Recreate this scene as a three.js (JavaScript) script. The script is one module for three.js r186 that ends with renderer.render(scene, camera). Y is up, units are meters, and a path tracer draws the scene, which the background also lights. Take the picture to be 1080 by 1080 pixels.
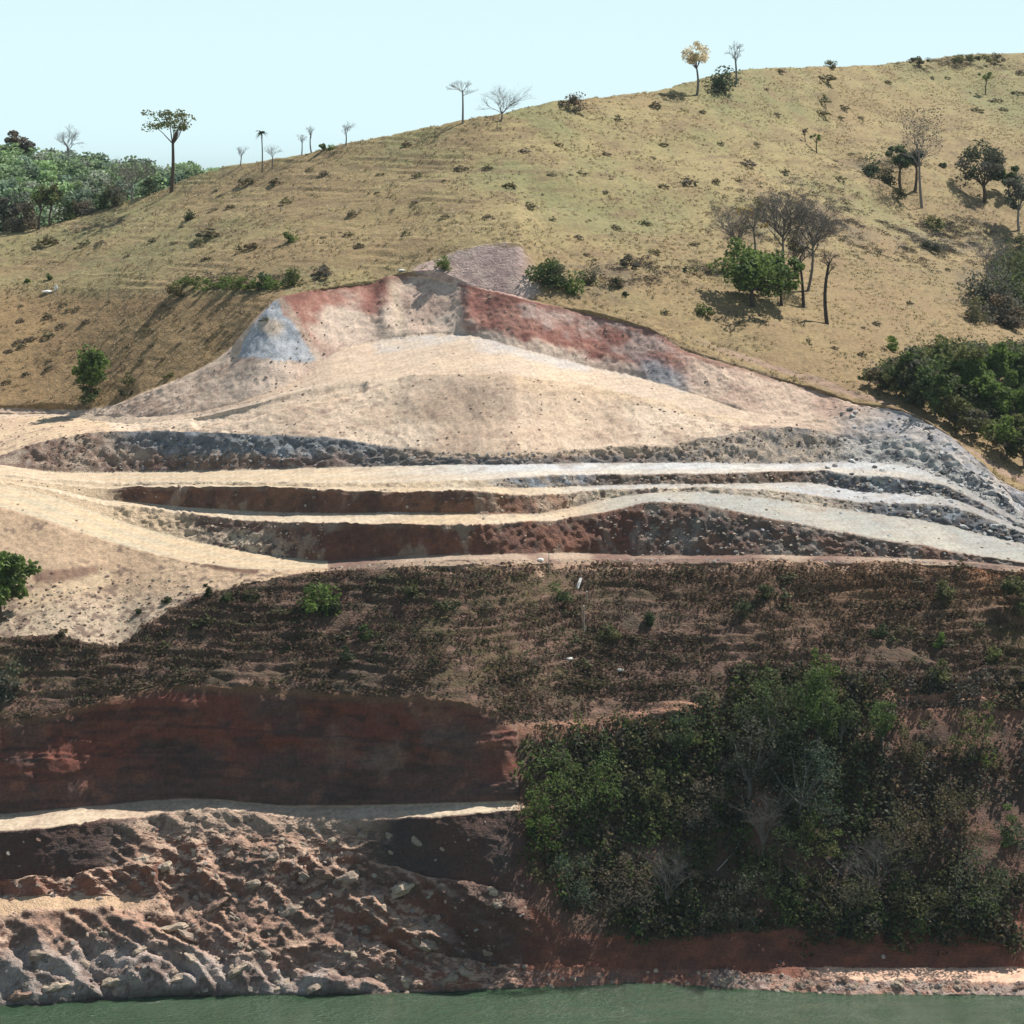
import * as THREE from 'three';
import { mergeGeometries } from 'three/addons/utils/BufferGeometryUtils.js';

// ---------------------------------------------------------------- camera, sky, sun, exposure
const lerp = (a, b, t) => a + (b - a) * t;
const clamp = (x, a = 0, b = 1) => x < a ? a : x > b ? b : x;
const sst = (a, b, x) => { const t = clamp((x - a) / (b - a)); return t * t * (3 - 2 * t); };
const F = 2166, EYE = 109, HORIZON = 200;            // focal length in photo pixels, eye height above the river, photo row level with the eye
const scene = new THREE.Scene();
const camera = new THREE.PerspectiveCamera(2 * Math.atan(880 / F) * 180 / Math.PI, 1, 1, 6000);
camera.position.set(0, EYE, 0);
camera.lookAt(0, EYE, -100);
camera.setViewOffset(1760, 1760, 340, 880 - HORIZON, 1080, 1080);
camera.updateProjectionMatrix();

const renderer = new THREE.WebGLRenderer({ antialias: true });
renderer.toneMapping = THREE.LinearToneMapping;
renderer.toneMappingExposure = 1.38;
renderer.shadowMap.enabled = true;

const SUN = new THREE.Vector3(0.47, 0.80, -0.42).normalize();
{
  const w = 256, h = 128, d = new Float32Array(w * h * 4);
  for (let j = 0; j < h; j++) for (let i = 0; i < w; i++) {
    const el = ((j + 0.5) / h - 0.5) * Math.PI, az = ((i + 0.5) / w - 0.5) * 2 * Math.PI;
    const s = Math.max(0, Math.sin(el));
    const t = Math.pow(sst(0.07, 0.75, s), 0.6);
    let c = [lerp(0.55, 0.08, t), lerp(0.715, 0.122, t), lerp(0.745, 0.20, t)];
    if (el < 0) c = [0.16, 0.14, 0.10];
    const dir = [Math.cos(el) * Math.cos(az), Math.sin(el), Math.cos(el) * Math.sin(az)];
    const g = Math.pow(Math.max(0, dir[0] * SUN.x + dir[1] * SUN.y + dir[2] * SUN.z), 24) * 0.5;
    const o = (j * w + i) * 4;
    d[o] = c[0] + (el > 0 ? g : 0); d[o + 1] = c[1] + (el > 0 ? g : 0); d[o + 2] = c[2] + (el > 0 ? g * 0.9 : 0); d[o + 3] = 1;
  }
  const sky = new THREE.DataTexture(d, w, h, THREE.RGBAFormat, THREE.FloatType);
  sky.mapping = THREE.EquirectangularReflectionMapping;
  sky.magFilter = THREE.LinearFilter; sky.minFilter = THREE.LinearFilter;
  sky.needsUpdate = true;
  scene.background = sky; scene.environment = sky;
}
const sun = new THREE.DirectionalLight(new THREE.Color(1, 0.95, 0.86), 5);
sun.position.copy(SUN).multiplyScalar(600).add(new THREE.Vector3(0, 40, -380));
sun.target.position.set(0, 40, -380);
sun.castShadow = true; sun.shadow.mapSize.set(4096, 4096);
Object.assign(sun.shadow.camera, { left: -320, right: 320, top: 320, bottom: -320, near: 1, far: 1400 });
scene.add(sun, sun.target);
scene.fog = new THREE.FogExp2(new THREE.Color(0.72, 0.9, 1.0), 0.00004);

// ---------------------------------------------------------------- numbers
function rng(seed) { let a = seed >>> 0; return () => { a = (a + 0x6D2B79F5) | 0; let t = Math.imul(a ^ (a >>> 15), 1 | a); t = (t + Math.imul(t ^ (t >>> 7), 61 | t)) ^ t; return ((t ^ (t >>> 14)) >>> 0) / 4294967296; }; }
function h3(x, y, z) { let h = Math.imul(x, 374761393) ^ Math.imul(y, 668265263) ^ Math.imul(z, 1274126177); h = Math.imul(h ^ (h >>> 13), 1274126177); return ((h ^ (h >>> 16)) >>> 0) / 4294967296; }
function noise(x, y, z = 0) {                         // smooth value noise, -1 .. 1
  const X = Math.floor(x), Y = Math.floor(y), Z = Math.floor(z);
  let u = x - X, v = y - Y, w = z - Z;
  u = u * u * (3 - 2 * u); v = v * v * (3 - 2 * v); w = w * w * (3 - 2 * w);
  const a = lerp(lerp(h3(X, Y, Z), h3(X + 1, Y, Z), u), lerp(h3(X, Y + 1, Z), h3(X + 1, Y + 1, Z), u), v);
  const b = lerp(lerp(h3(X, Y, Z + 1), h3(X + 1, Y, Z + 1), u), lerp(h3(X, Y + 1, Z + 1), h3(X + 1, Y + 1, Z + 1), u), v);
  return lerp(a, b, w) * 2 - 1;
}
function fbm(x, y, z, o = 4) { let s = 0, a = 0.5, f = 1; for (let i = 0; i < o; i++) { s += a * noise(x * f + i * 17.3, y * f + i * 9.1, z * f + i * 5.7); a *= 0.5; f *= 2.03; } return s; }
function ridged(x, y, z, o = 4) { let s = 0, a = 0.5, f = 1; for (let i = 0; i < o; i++) { s += a * (1 - 2 * Math.abs(noise(x * f + i * 13.3, y * f + i * 7.1, z * f + i * 3.7))); a *= 0.5; f *= 2.1; } return s; }
const mix = (a, b, t) => [lerp(a[0], b[0], t), lerp(a[1], b[1], t), lerp(a[2], b[2], t)];
const mul = (a, k) => [a[0] * k, a[1] * k, a[2] * k];
function inPoly(x, y, P) { let c = false; for (let i = 0, j = P.length - 1; i < P.length; j = i++) if ((P[i][1] > y) !== (P[j][1] > y) && x < (P[j][0] - P[i][0]) * (y - P[i][1]) / (P[j][1] - P[i][1]) + P[i][0]) c = !c; return c; }
function distLine(x, y, L) { let best = 1e9; for (let i = 0; i + 1 < L.length; i++) { const [ax, ay] = L[i], [bx, by] = L[i + 1]; const dx = bx - ax, dy = by - ay; const t = clamp(((x - ax) * dx + (y - ay) * dy) / (dx * dx + dy * dy)); const q = Math.hypot(x - ax - t * dx, y - ay - t * dy); if (q < best) best = q; } return best; }
function interp(P, x) { if (x <= P[0][0]) return P[0][1]; for (let i = 1; i < P.length; i++) if (x <= P[i][0]) return lerp(P[i - 1][1], P[i][1], (x - P[i - 1][0]) / (P[i][0] - P[i - 1][0])); return P[P.length - 1][1]; }

// ---------------------------------------------------------------- names, labels
const used = {};
function numbered(n) { const k = used[n] = (used[n] ?? -1) + 1; return k ? `${n}_${String(k).padStart(3, '0')}` : n; }
function tag(o, label, category, group) { o.userData.label = label; o.userData.category = category; if (group) o.userData.group = group; return o; }
function shade(o) { o.traverse(m => { if (m.isMesh) { m.castShadow = true; m.receiveShadow = true; } }); return o; }

// ---------------------------------------------------------------- textures (fine relief and grain only)
function grainTexture(size, seed, contrast, base, f0, oct) {
  const d = new Uint8Array(size * size * 4);
  const R = (x, y, p, s) => { // tiling value noise
    const X = Math.floor(x), Y = Math.floor(y); let u = x - X, v = y - Y; u = u * u * (3 - 2 * u); v = v * v * (3 - 2 * v);
    const m = (a, b) => h3(((a % p) + p) % p, ((b % p) + p) % p, s);
    return lerp(lerp(m(X, Y), m(X + 1, Y), u), lerp(m(X, Y + 1), m(X + 1, Y + 1), u), v);
  };
  for (let j = 0; j < size; j++) for (let i = 0; i < size; i++) {
    let s = 0, a = 0.5, f = f0;
    for (let k = 0; k < oct; k++) { s += a * (R(i / size * f, j / size * f, f, seed + k) - 0.5) * 2; a *= 0.62; f *= 2; }
    const c = clamp(base + contrast * s) * 255, o = (j * size + i) * 4;
    d[o] = d[o + 1] = d[o + 2] = c; d[o + 3] = 255;
  }
  const t = new THREE.DataTexture(d, size, size); t.wrapS = t.wrapT = THREE.RepeatWrapping; t.magFilter = THREE.LinearFilter; t.minFilter = THREE.LinearMipmapLinearFilter; t.generateMipmaps = true; t.needsUpdate = true;
  return t;
}
const grainMap = grainTexture(512, 11, 0.34, 0.82, 16, 5);
const bumpTex = grainTexture(512, 40, 0.5, 0.5, 20, 5);
function scaled(t, m) { const c = t.clone(); c.repeat.set(1 / m, 1 / m); c.needsUpdate = true; return c; }
const gMat = (tile, bump, rough = 0.95) => new THREE.MeshStandardMaterial({ vertexColors: true, roughness: rough, metalness: 0, map: scaled(grainMap, tile), bumpMap: scaled(bumpTex, tile * 0.83), bumpScale: bump });
const MAT = { rock: gMat(5, 0.22, 0.9), soil: gMat(5, 0.07), road: gMat(6, 0.02), grass: gMat(9, 0.16), scrub: gMat(7, 0.3) };

// ---------------------------------------------------------------- the valley side, surveyed line by line
// Each line: photo bearings of a break of slope, the fall of the ground between it and the line below (degrees), roughness (metres), wander of the edge (pixels)
const LINES = [
  { n: 'shore', r: [[0, 1062], [60, 1058], [120, 1053], [200, 1050], [300, 1050], [400, 1048], [450, 1047], [510, 1044], [600, 1040], [700, 1037], [760, 1041], [800, 1045], [860, 1049], [1080, 1050]], a: [[0, 20]], d: 0.35, e: 2 },
  { n: 'ledge front', r: [[0, 966], [40, 961], [90, 957], [160, 962], [250, 980], [350, 996], [450, 1018], [520, 1028], [600, 1022], [700, 1022], [760, 1022], [870, 1034], [1080, 1036]], a: [[0, 46], [250, 44], [450, 36], [540, 40], [700, 40], [760, 22], [1080, 25]], d: 1.0, e: 3 },
  { n: 'ledge back', r: [[0, 946], [90, 945], [160, 948], [250, 962], [350, 978], [450, 1005], [520, 1019], [600, 1014], [700, 1014], [760, 1016], [860, 1021], [1080, 1021]], a: [[0, 8], [150, 14], [250, 40], [450, 40], [700, 40], [820, 12], [870, 3], [1080, 3]], d: 0.9, e: 1.5 },
  { n: 'face middle', r: [[0, 930], [80, 925], [130, 912], [200, 905], [300, 905], [380, 905], [450, 925], [540, 940], [600, 985], [700, 988], [800, 985], [900, 975], [960, 970], [1080, 960]], a: [[0, 42], [130, 40], [200, 46], [380, 52], [450, 64], [545, 70], [700, 64], [850, 52], [1080, 50]], d: 1.1, e: 4 },
  { n: 'track front', r: [[0, 878], [60, 872], [110, 868], [150, 862], [200, 856], [240, 854], [300, 862], [380, 866], [450, 863], [530, 856], [560, 853], [1080, 850]], a: [[0, 66], [110, 62], [160, 42], [240, 40], [340, 46], [380, 66], [450, 70], [545, 60], [600, 43], [1080, 42]], d: 0.7, e: 2.5 },
  { n: 'track back', r: [[0, 860], [50, 855], [100, 851], [150, 846], [200, 843], [240, 845], [300, 851], [400, 850], [470, 848], [530, 846], [560, 845], [1080, 842]], a: [[0, 3], [520, 3], [560, 40], [1080, 42]], d: 0.3, e: 1 },
  { n: 'cliff top', r: [[0, 762], [60, 752], [110, 738], [150, 727], [200, 722], [300, 728], [400, 735], [470, 738], [500, 743], [525, 755], [545, 768], [600, 768], [680, 758], [760, 748], [900, 750], [1080, 748]], a: [[0, 68], [500, 69], [545, 62], [600, 44], [1080, 42]], d: 0.5, e: 3 },
  { n: 'scrub top', r: [[0, 674], [60, 670], [125, 685], [150, 662], [200, 632], [250, 617], [330, 604], [400, 600], [500, 595], [700, 595], [800, 593], [900, 594], [1000, 596], [1080, 604]], a: [[0, 36], [150, 33], [540, 31], [1080, 31]], d: 0.45, e: 2 },
  { n: 'ramp front', r: [[0, 535], [50, 550], [100, 567], [150, 582], [200, 593], [250, 600], [300, 602], [330, 600], [400, 594], [500, 590], [700, 590], [800, 589], [1000, 592], [1080, 600]], a: [[0, 25], [250, 23], [330, 10], [1080, 10]], d: 0.25, e: 1 },
  { n: 'ramp back', r: [[0, 511], [50, 522], [100, 540], [150, 557], [200, 570], [250, 580], [300, 588], [340, 593], [400, 588], [500, 585], [600, 583], [700, 586], [800, 585], [900, 587], [1000, 590], [1080, 598]], a: [[0, 4], [300, 4], [1080, 8]], d: 0.12, e: 0.6 },
  { n: 'third face top', r: [[0, 508], [50, 517], [100, 531], [150, 537], [200, 543], [260, 549], [330, 553], [500, 553], [560, 550], [620, 543], [680, 530], [740, 531], [800, 545], [860, 556], [900, 563], [960, 574], [1020, 586], [1080, 594]], a: [[0, 10], [150, 14], [220, 28], [300, 50], [340, 68], [620, 68], [700, 55], [900, 50], [1080, 40]], d: 0.6, e: 2.6 },
  { n: 'third bench back', r: [[0, 506], [50, 514], [100, 526], [150, 531], [200, 537], [300, 541], [400, 542], [500, 543], [560, 542], [600, 536], [640, 526], [680, 520], [740, 518], [800, 524], [880, 536], [960, 547], [1020, 559], [1080, 574]], a: [[0, 5], [600, 4], [1080, 5]], d: 0.15, e: 1 },
  { n: 'second face top', r: [[0, 504], [50, 510], [110, 516], [150, 514], [250, 514], [400, 518], [500, 518], [560, 522], [600, 520], [640, 517], [700, 515], [760, 514], [800, 516], [850, 522], [900, 528], [950, 531], [1000, 532], [1040, 546], [1080, 563]], a: [[0, 6], [100, 15], [140, 66], [540, 66], [600, 50], [700, 20], [840, 15], [930, 42], [1080, 35]], d: 0.6, e: 2.6 },
  { n: 'strip back', r: [[0, 502], [50, 508], [110, 513], [200, 511], [400, 514], [500, 514], [560, 515], [600, 513], [700, 511], [800, 510], [860, 509], [900, 517], [960, 522], [1000, 524], [1040, 541], [1080, 559]], a: [[0, 4], [1080, 5]], d: 0.15, e: 1 },
  { n: 'small face top', r: [[0, 501], [50, 506], [110, 510], [200, 508], [400, 510], [500, 508], [540, 505], [600, 501], [700, 500], [800, 498], [870, 496], [900, 502], [940, 503], [1000, 513], [1040, 534], [1080, 555]], a: [[0, 4], [500, 6], [560, 50], [870, 55], [960, 45], [1080, 30]], d: 0.55, e: 2.4 },
  { n: 'main road back', r: [[0, 490], [50, 498], [100, 499], [200, 497], [300, 494], [400, 492], [500, 490], [600, 489], [700, 488], [760, 488], [800, 490], [850, 489], [900, 486], [960, 490], [1000, 505], [1040, 528], [1080, 551]], a: [[0, 4], [860, 4], [960, 15], [1080, 25]], d: 0.12, e: 0.8 },
  { n: 'top face top', r: [[0, 482], [30, 470], [60, 461], [100, 456], [150, 454], [250, 457], [350, 462], [400, 470], [450, 474], [520, 478], [600, 475], [700, 470], [750, 462], [800, 452], [850, 452], [900, 462], [950, 462], [1000, 480], [1040, 510], [1080, 546]], a: [[0, 20], [60, 36], [250, 41], [500, 42], [700, 42], [860, 34], [1080, 28]], d: 0.8, e: 2.5 },
  { n: 'brow', r: [[0, 441], [60, 438], [120, 446], [150, 447], [210, 441], [260, 429], [320, 412], [380, 403], [440, 397], [540, 397], [600, 403], [660, 415], [720, 431], [780, 444], [830, 447], [870, 440], [900, 437], [950, 443], [1000, 464], [1040, 500], [1080, 540]], a: [[0, 4], [110, 5], [180, 12], [280, 20], [400, 24], [700, 24], [860, 31], [1080, 32]], d: 0.35, e: 1 },
  { n: 'platform back', r: [[0, 436], [100, 438], [160, 440], [210, 435], [260, 422], [310, 405], [338, 384], [360, 368], [400, 359], [450, 352], [490, 352], [520, 360], [560, 371], [620, 386], [670, 397], [720, 412], [780, 432], [830, 441], [870, 433], [900, 428], [950, 434], [1000, 458], [1040, 494], [1080, 537]], a: [[0, 10], [210, 12], [340, 14], [700, 14], [860, 29], [1080, 33]], d: 0.2, e: 1.2 },
  { n: 'rim', r: [[0, 431], [80, 434], [115, 430], [150, 416], [200, 396], [238, 374], [268, 336], [293, 313], [330, 306], [400, 299], [410, 291], [455, 290], [482, 300], [510, 306], [540, 312], [600, 327], [690, 348], [720, 371], [800, 395], [860, 412], [900, 427], [960, 455], [1020, 486], [1080, 521]], a: [[0, 25], [120, 24], [250, 30], [300, 42], [410, 40], [480, 40], [560, 46], [690, 44], [760, 32], [800, 28], [1080, 32]], d: 0.45, e: 1.5 },
  { n: 'upper rim', r: [[0, 302], [100, 304], [200, 307], [280, 308], [294, 306], [330, 301], [400, 294], [420, 288], [440, 280], [470, 270], [505, 259], [530, 256], [556, 255], [566, 290], [620, 310], [690, 332], [730, 352], [760, 368], [820, 383], [870, 398], [900, 409], [960, 438], [1020, 470], [1080, 503]], a: [[0, 23], [280, 22], [330, 19], [455, 25], [480, 36], [550, 36], [570, 22], [840, 17], [920, 9], [1080, 7]], d: 0.4, e: 1.2 },
  { n: 'hill middle', r: [[0, 262], [200, 245], [400, 215], [600, 190], [800, 200], [950, 225], [1080, 270]], a: [[0, 14], [300, 16], [600, 20], [800, 18], [900, 12], [1000, 9], [1080, 8]], d: 0.7, e: 0 },
  { n: 'crest', r: [[0, 246], [40, 243], [100, 222], [170, 202], [200, 187], [240, 176], [300, 167], [350, 156], [400, 147], [450, 137], [500, 125], [540, 117], [580, 107], [640, 102], [690, 97], [720, 88], [780, 74], [850, 71], [920, 69], [980, 62], [1030, 57], [1080, 55]], a: [[0, 13], [300, 16], [600, 19], [800, 18], [1080, 18]], d: 0.5, e: 1 },
];
const NL = LINES.length;
const cols = [];
for (let x = -330; x < -20; x += 9) cols.push(x);
for (let x = -20; x < 1100; x += 1.9) cols.push(x);
for (let x = 1100; x <= 1410; x += 9) cols.push(x);
const NC = cols.length;
// rows of the lines in every column
const mean = (f, x, w) => { let s = 0; for (let o = -4; o <= 4; o++) s += f(x + o * w / 4); return s / 9; };
const cleanRow = LINES.map(L => cols.map(x => mean(q => interp(L.r, q), x, 12)));
const lineRow = LINES.map((L, k) => cols.map((x, j) => cleanRow[k][j] + (L.e ? L.e * (1.1 * fbm(x / 23, k * 7.7, 0.5, 2) + (k > 9 && k < 17 && x > 130 ? 0.7 * noise(x / 70, k * 2.9) : 0) + 0.5 * fbm(x / 7, k * 3.1, 2.2, 3) + 0.5 * noise(x / 2.3, k * 3.1) * clamp(noise(x / 31, k) + 0.4)) : 0)));
for (const A of [cleanRow, lineRow]) for (let k = 1; k < NL; k++) for (let j = 0; j < NC; j++) A[k][j] = Math.min(A[k][j], A[k - 1][j] - 0.7);
const rowsOf = [];                                     // {k, v}
rowsOf.push({ k: 0, v: 0 }, { k: 0, v: 0.5 }, { k: 0, v: 1 });
for (let k = 1; k < NL; k++) {
  let m = 0; for (let j = 0; j < NC; j++) m = Math.max(m, lineRow[k - 1][j] - lineRow[k][j]);
  const n = clamp(Math.ceil(m / 2.0), 3, 70);
  for (let i = 1; i <= n; i++) rowsOf.push({ k, v: i / n });
}
const CREST = rowsOf.length - 1;
for (let i = 1; i <= 5; i++) rowsOf.push({ k: NL, v: i / 5 });
const NR = rowsOf.length, NV = NR * NC;
const P0 = new Float32Array(NV * 3), ROW = new Float32Array(NV);
{
  const D = new Float32Array(NV);                      // distance of every grid point, first column by column, then evened out sideways
  for (let j = 0; j < NC; j++) {
    const px = cols[j]; let rho = 0, y = 0;
    for (let i = 0; i < NR; i++) {
      const { k, v } = rowsOf[i]; if (k === NL) break;
      if (k === 0) { rho = EYE * F / (cleanRow[0][j] - HORIZON); y = 0; D[i * NC + j] = rho; continue; }
      const row = lerp(cleanRow[k - 1][j], cleanRow[k][j], v);
      let deg = mean(q => interp(LINES[k].a, q), px, 16);
      if (k >= 21) deg += 4.5 * noise(px / 130, row / 38, 3.3) + 2.0 * noise(px / 60, row / 20, 8.1);
      else if (k === 7) deg += 4 * noise(px / 90, row / 22, 1.3);
      else if (k === 17) deg += 6 * noise(px / 70, row / 18, 4.4);
      const m = (HORIZON - row) / F, t = Math.max(Math.tan(deg * Math.PI / 180), m + 0.05);
      rho = Math.max((y - t * rho - EYE) / (m - t), rho + 0.01); y = EYE + m * rho; D[i * NC + j] = rho;
    }
  }
  const line = new Float32Array(NC);
  for (let i = 0; i < NR; i++) {
    if (rowsOf[i].k === NL) break;
    const span = rowsOf[i].k >= 20 ? 30 : 14;
    for (let pass = 0; pass < 3; pass++) {
      for (let j = 0; j < NC; j++) { let s = 0, n = 0; for (let q = Math.max(0, j - span); q <= Math.min(NC - 1, j + span); q++) if (Math.abs(cols[q] - cols[j]) <= span * 1.95) { s += D[i * NC + q]; n++; } line[j] = s / n; }
      for (let j = 0; j < NC; j++) D[i * NC + j] = line[j];
    }
    if (i) for (let j = 0; j < NC; j++) D[i * NC + j] = Math.max(D[i * NC + j], D[(i - 1) * NC + j] + 0.005);
  }
  for (let j = 0; j < NC; j++) for (let i = 0; i < NR; i++) {
    const { k, v } = rowsOf[i]; let row, rho, y;
    if (k === 0) { row = lineRow[0][j]; const r0 = D[2 * NC + j]; rho = r0 - (1 - v) * 14; y = EYE + (HORIZON - row) / F * r0 - (1 - v) * 4 - 0.05; }
    else if (k === NL) { row = lineRow[NL - 1][j]; const b = P0[(CREST * NC + j) * 3 + 1], q = -P0[(CREST * NC + j) * 3 + 2]; rho = q + v * v * 260; y = b - v * v * 70 + (1 - v) * v * 6; }
    else { const c0 = cleanRow[k - 1][j], c1 = cleanRow[k][j], L = Math.max(c0 - c1, 0.7), w = 7; row = lerp(c0, c1, v) + (lineRow[k - 1][j] - c0) * Math.exp(-v * L / w) * (1 - v) + (lineRow[k][j] - c1) * Math.exp(-(1 - v) * L / w) * v; rho = D[i * NC + j]; y = EYE + (HORIZON - row) / F * rho; }
    const o = (i * NC + j) * 3; P0[o] = (cols[j] - 540) / F * rho; P0[o + 1] = y; P0[o + 2] = -rho; ROW[i * NC + j] = row;
  }
}
function gridNormals(P) {
  const N = new Float32Array(NV * 3);
  for (let i = 0; i < NR; i++) for (let j = 0; j < NC; j++) {
    const a = (i * NC + Math.max(0, j - 1)) * 3, b = (i * NC + Math.min(NC - 1, j + 1)) * 3, c = (Math.max(0, i - 1) * NC + j) * 3, d = (Math.min(NR - 1, i + 1) * NC + j) * 3;
    const ux = P[b] - P[a], uy = P[b + 1] - P[a + 1], uz = P[b + 2] - P[a + 2], vx = P[d] - P[c], vy = P[d + 1] - P[c + 1], vz = P[d + 2] - P[c + 2];
    let nx = uy * vz - uz * vy, ny = uz * vx - ux * vz, nz = ux * vy - uy * vx; const l = Math.hypot(nx, ny, nz) || 1; const o = (i * NC + j) * 3;
    N[o] = nx / l; N[o + 1] = ny / l; N[o + 2] = nz / l;
  }
  return N;
}
const N0 = gridNormals(P0);
const GULLIES = [ // line, width px, depth m
  [[[870, 152], [905, 168], [945, 190], [965, 210]], 9, 2.6], [[[930, 215], [985, 235], [1060, 262]], 12, 1.6], [[[1010, 195], [1045, 214], [1075, 226]], 5, 1.2],
  [[[880, 110], [930, 120], [985, 100], [1040, 92]], 12, 1.2], [[[560, 200], [650, 225], [760, 215]], 16, 1.2], [[[700, 150], [790, 160], [830, 180]], 14, 1.4],
];
const Pd = new Float32Array(NV * 3);
const rockDip = (x, y, z) => [x * 0.85 - y * 0.52, x * 0.52 + y * 0.85, z];
const strata = (x, y, z, T) => { const q = rockDip(x, y, z); const s = q[1] / T + 0.9 * noise(q[0] / 14, q[1] / 9, z / 9) + 0.25 * noise(q[0] / 4, q[1] / 3, z / 4); return s - Math.floor(s); };
const saw = f => f < 0.62 ? f / 0.62 : 1 - (f - 0.62) / 0.38;
for (let i = 0; i < NR; i++) for (let j = 0; j < NC; j++) {
  const n = i * NC + j, o = n * 3, { k, v } = rowsOf[i], px = cols[j], row = ROW[n];
  let x = P0[o], y = P0[o + 1], z = P0[o + 2];
  const la = k > 0 && k < NL ? LINES[k - 1].d : 0.3, lb = k < NL ? LINES[k].d : 0.5;
  const own = k < NL ? LINES[k].d : 0.6;
  const edge = 4 * v * (1 - v);
  let amp = lerp(lerp(Math.min(la, own), Math.min(own, k + 1 < NL ? LINES[k + 1].d : own), v), own, Math.min(1, edge * 1.6));
  if (k >= 5 && k <= 6 && px > 545) amp = 0.8;
  let h = 0;
  const seam = sst(530, 575, px + 16 * noise(x / 3, y / 3, z / 3)), earth = () => amp * (0.9 * fbm(x / 6, y / 5, z / 6, 4) + 0.35 * noise(x / 1.5, y / 2.5, z / 1.5));
  if (k >= 1 && k <= 4 && px < 580) {                  // jointed rock dipping to the right
    const q = rockDip(x, y, z);
    const b1 = ridged(q[0] / 13, q[1] / 6, q[2] / 8, 3), A1 = clamp(0.75 + 1.5 * noise(x / 9 + 3, y / 7, z / 9), 0.1, 1.7), A2 = clamp(0.6 + 1.4 * noise(x / 4, y / 4 + 7, z / 4), 0.05, 1.5);
    h = 1.2 * b1 + 1.9 * A1 * (saw(strata(x, y, z, 6.2)) - 0.5) + 0.5 * A2 * (saw(strata(x + 30, y, z, 1.7)) - 0.5) + 0.22 * ridged(x / 1.7 + 5, y / 1.1, z / 1.7, 4) + 0.2 * Math.round(2 * noise(x / 1.1, y / 0.7, z / 1.1));
    h *= amp / 0.95;
    const dark = sst(380, 440, px) * (k >= 4 ? 1 : 0) + (px < 120 && k === 4 ? 1 : 0);
    h = lerp(h, 0.6 * fbm(x / 5, y / 3, z / 5, 4) + 0.3 * ridged(x / 2, y / 2, z / 2, 3), clamp(dark));
    if (k === 2) h *= lerp(1, 0.22, sst(210, 110, px)); if (k === 1) h *= lerp(1, 0.5, sst(210, 110, px) * sst(0.6, 1, v)); if (k === 3) h *= lerp(1, 0.4, sst(210, 110, px) * sst(0.5, 0, v));
    h = lerp(h, earth(), seam);
  } else if ((k >= 1 && k <= 4) || (k >= 5 && k <= 6 && px >= 545)) {          // earthy bank under the bushes
    h = earth();
    if (k === 1 && px > 740) h = 0.35 * fbm(x / 1.2, y / 1.2, z / 1.2, 3);
    if (k === 2 && px > 850) h = 0.06 * noise(x / 3, z / 3);
  } else if (k === 5) h = 0.16 * fbm(x / 3, y, z / 2, 3);
  else if (k === 6) { h = 1.3 * fbm(x / 7, y / 6, z / 7, 4) + 0.5 * ridged(x / 3.2, y / 5, z / 3, 3) + 0.3 * noise(x / 1.4, y / 3, z / 1.4) + 0.25 * Math.round(noise(x / 14, y / 2.2, 1) * 2); h *= clamp(0.35 + edge * 2); }
  else if (k === 7) {                                  // cattle terraces under the scrub
    const w = y + 1.1 * fbm(x / 16, y / 9, z / 16, 3);
    const s = Math.sin(w * 2 * Math.PI / 1.15), broken = clamp(0.55 + 1.1 * noise(x / 7, w / 1.15, 2));
    h = 0.32 * s * clamp(broken * 1.6 - 0.2) * clamp(edge * 3) + 0.75 * fbm(x / 9, y / 5, z / 9, 3) + 0.35 * noise(x / 3.4, y / 1.2, z / 3.4) + 0.22 * noise(x / 1.2, y / 0.9, z / 1.2);
  } else if (k === 8 && px < 340) h = 0.3 * fbm(x / 5, y / 4, z / 5, 4) + 0.12 * noise(x / 0.8, y / 0.8, z / 0.8);
  else if (k === 10 || k === 12 || k === 14) {         // cut bench faces, rilled
    h = amp * (0.9 * fbm(x / 4.5, y / 5, z / 4.5, 3) + 0.8 * fbm(x / 1.8, y / 1.5, z / 1.8, 3) * clamp(0.7 + 1.5 * noise(x / 13, 3, z / 13), 0.1, 1.6) + 0.5 * noise(x / 0.7, y / 0.7, z / 0.7)) * clamp(edge * 2);
    if (px < 120) h *= 0.25;
  } else if (k === 16) {
    h = amp * (0.9 * fbm(x / 4, y / 3, z / 4, 4) + 0.9 * fbm(x / 1.6, y / 1.2, z / 1.6, 3) + 0.35 * noise(x / 0.7, y / 0.6, z / 0.7)) * clamp(0.15 + edge * 2);
    if (px < 30) h *= 0.3;
  } else if (k === 17 && px > 150) {
    h = 0.4 * fbm(x / 8, y / 7, z / 8, 4) + 0.22 * ridged(x / 2.2, y / 7, z / 5, 3) + 0.14 * noise(x / 0.9, y / 0.7, z / 0.9);
    h *= clamp(0.2 + edge * 2);
    h += 0.7 * sst(420, 445, px + 8 * noise(y / 2, 1)) * sst(556, 542, px + 6 * noise(y / 2, 5)) * sst(450, 422, row + 6 * noise(x / 3, 2)) - 0.7 * sst(9, 3, distLine(px, row, [[210, 446], [260, 435], [320, 419], [380, 409]]));
  } else if (k === 18) h = 0.18 * fbm(x / 6, y / 6, z / 4, 4) + 0.06 * noise(x, y, z);
  else if (k === 19) { h = 0.45 * fbm(x / 6, y / 6, z / 6, 4) + 0.3 * ridged(x / 2.5, y / 8, z / 5, 3) + 0.12 * noise(x / 0.8, y / 0.8, z / 0.8); h *= clamp(0.25 + edge * 2); h += (-1.1 * Math.exp(-(((px - 452) / 26) ** 2)) + 1.1 * Math.exp(-(((px - 408) / 9) ** 2)) + 1.2 * Math.exp(-(((px - 494) / 12) ** 2))) * sst(0, 0.25, v) * (1 - 0.3 * v); }
  else if (k >= 20 && k <= NL) {
    const w = y + 0.8 * fbm(x / 20, y / 9, z / 20, 3);
    const broken = clamp(0.2 + 1.3 * noise(x / 9, w / 1.4, 5));
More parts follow.
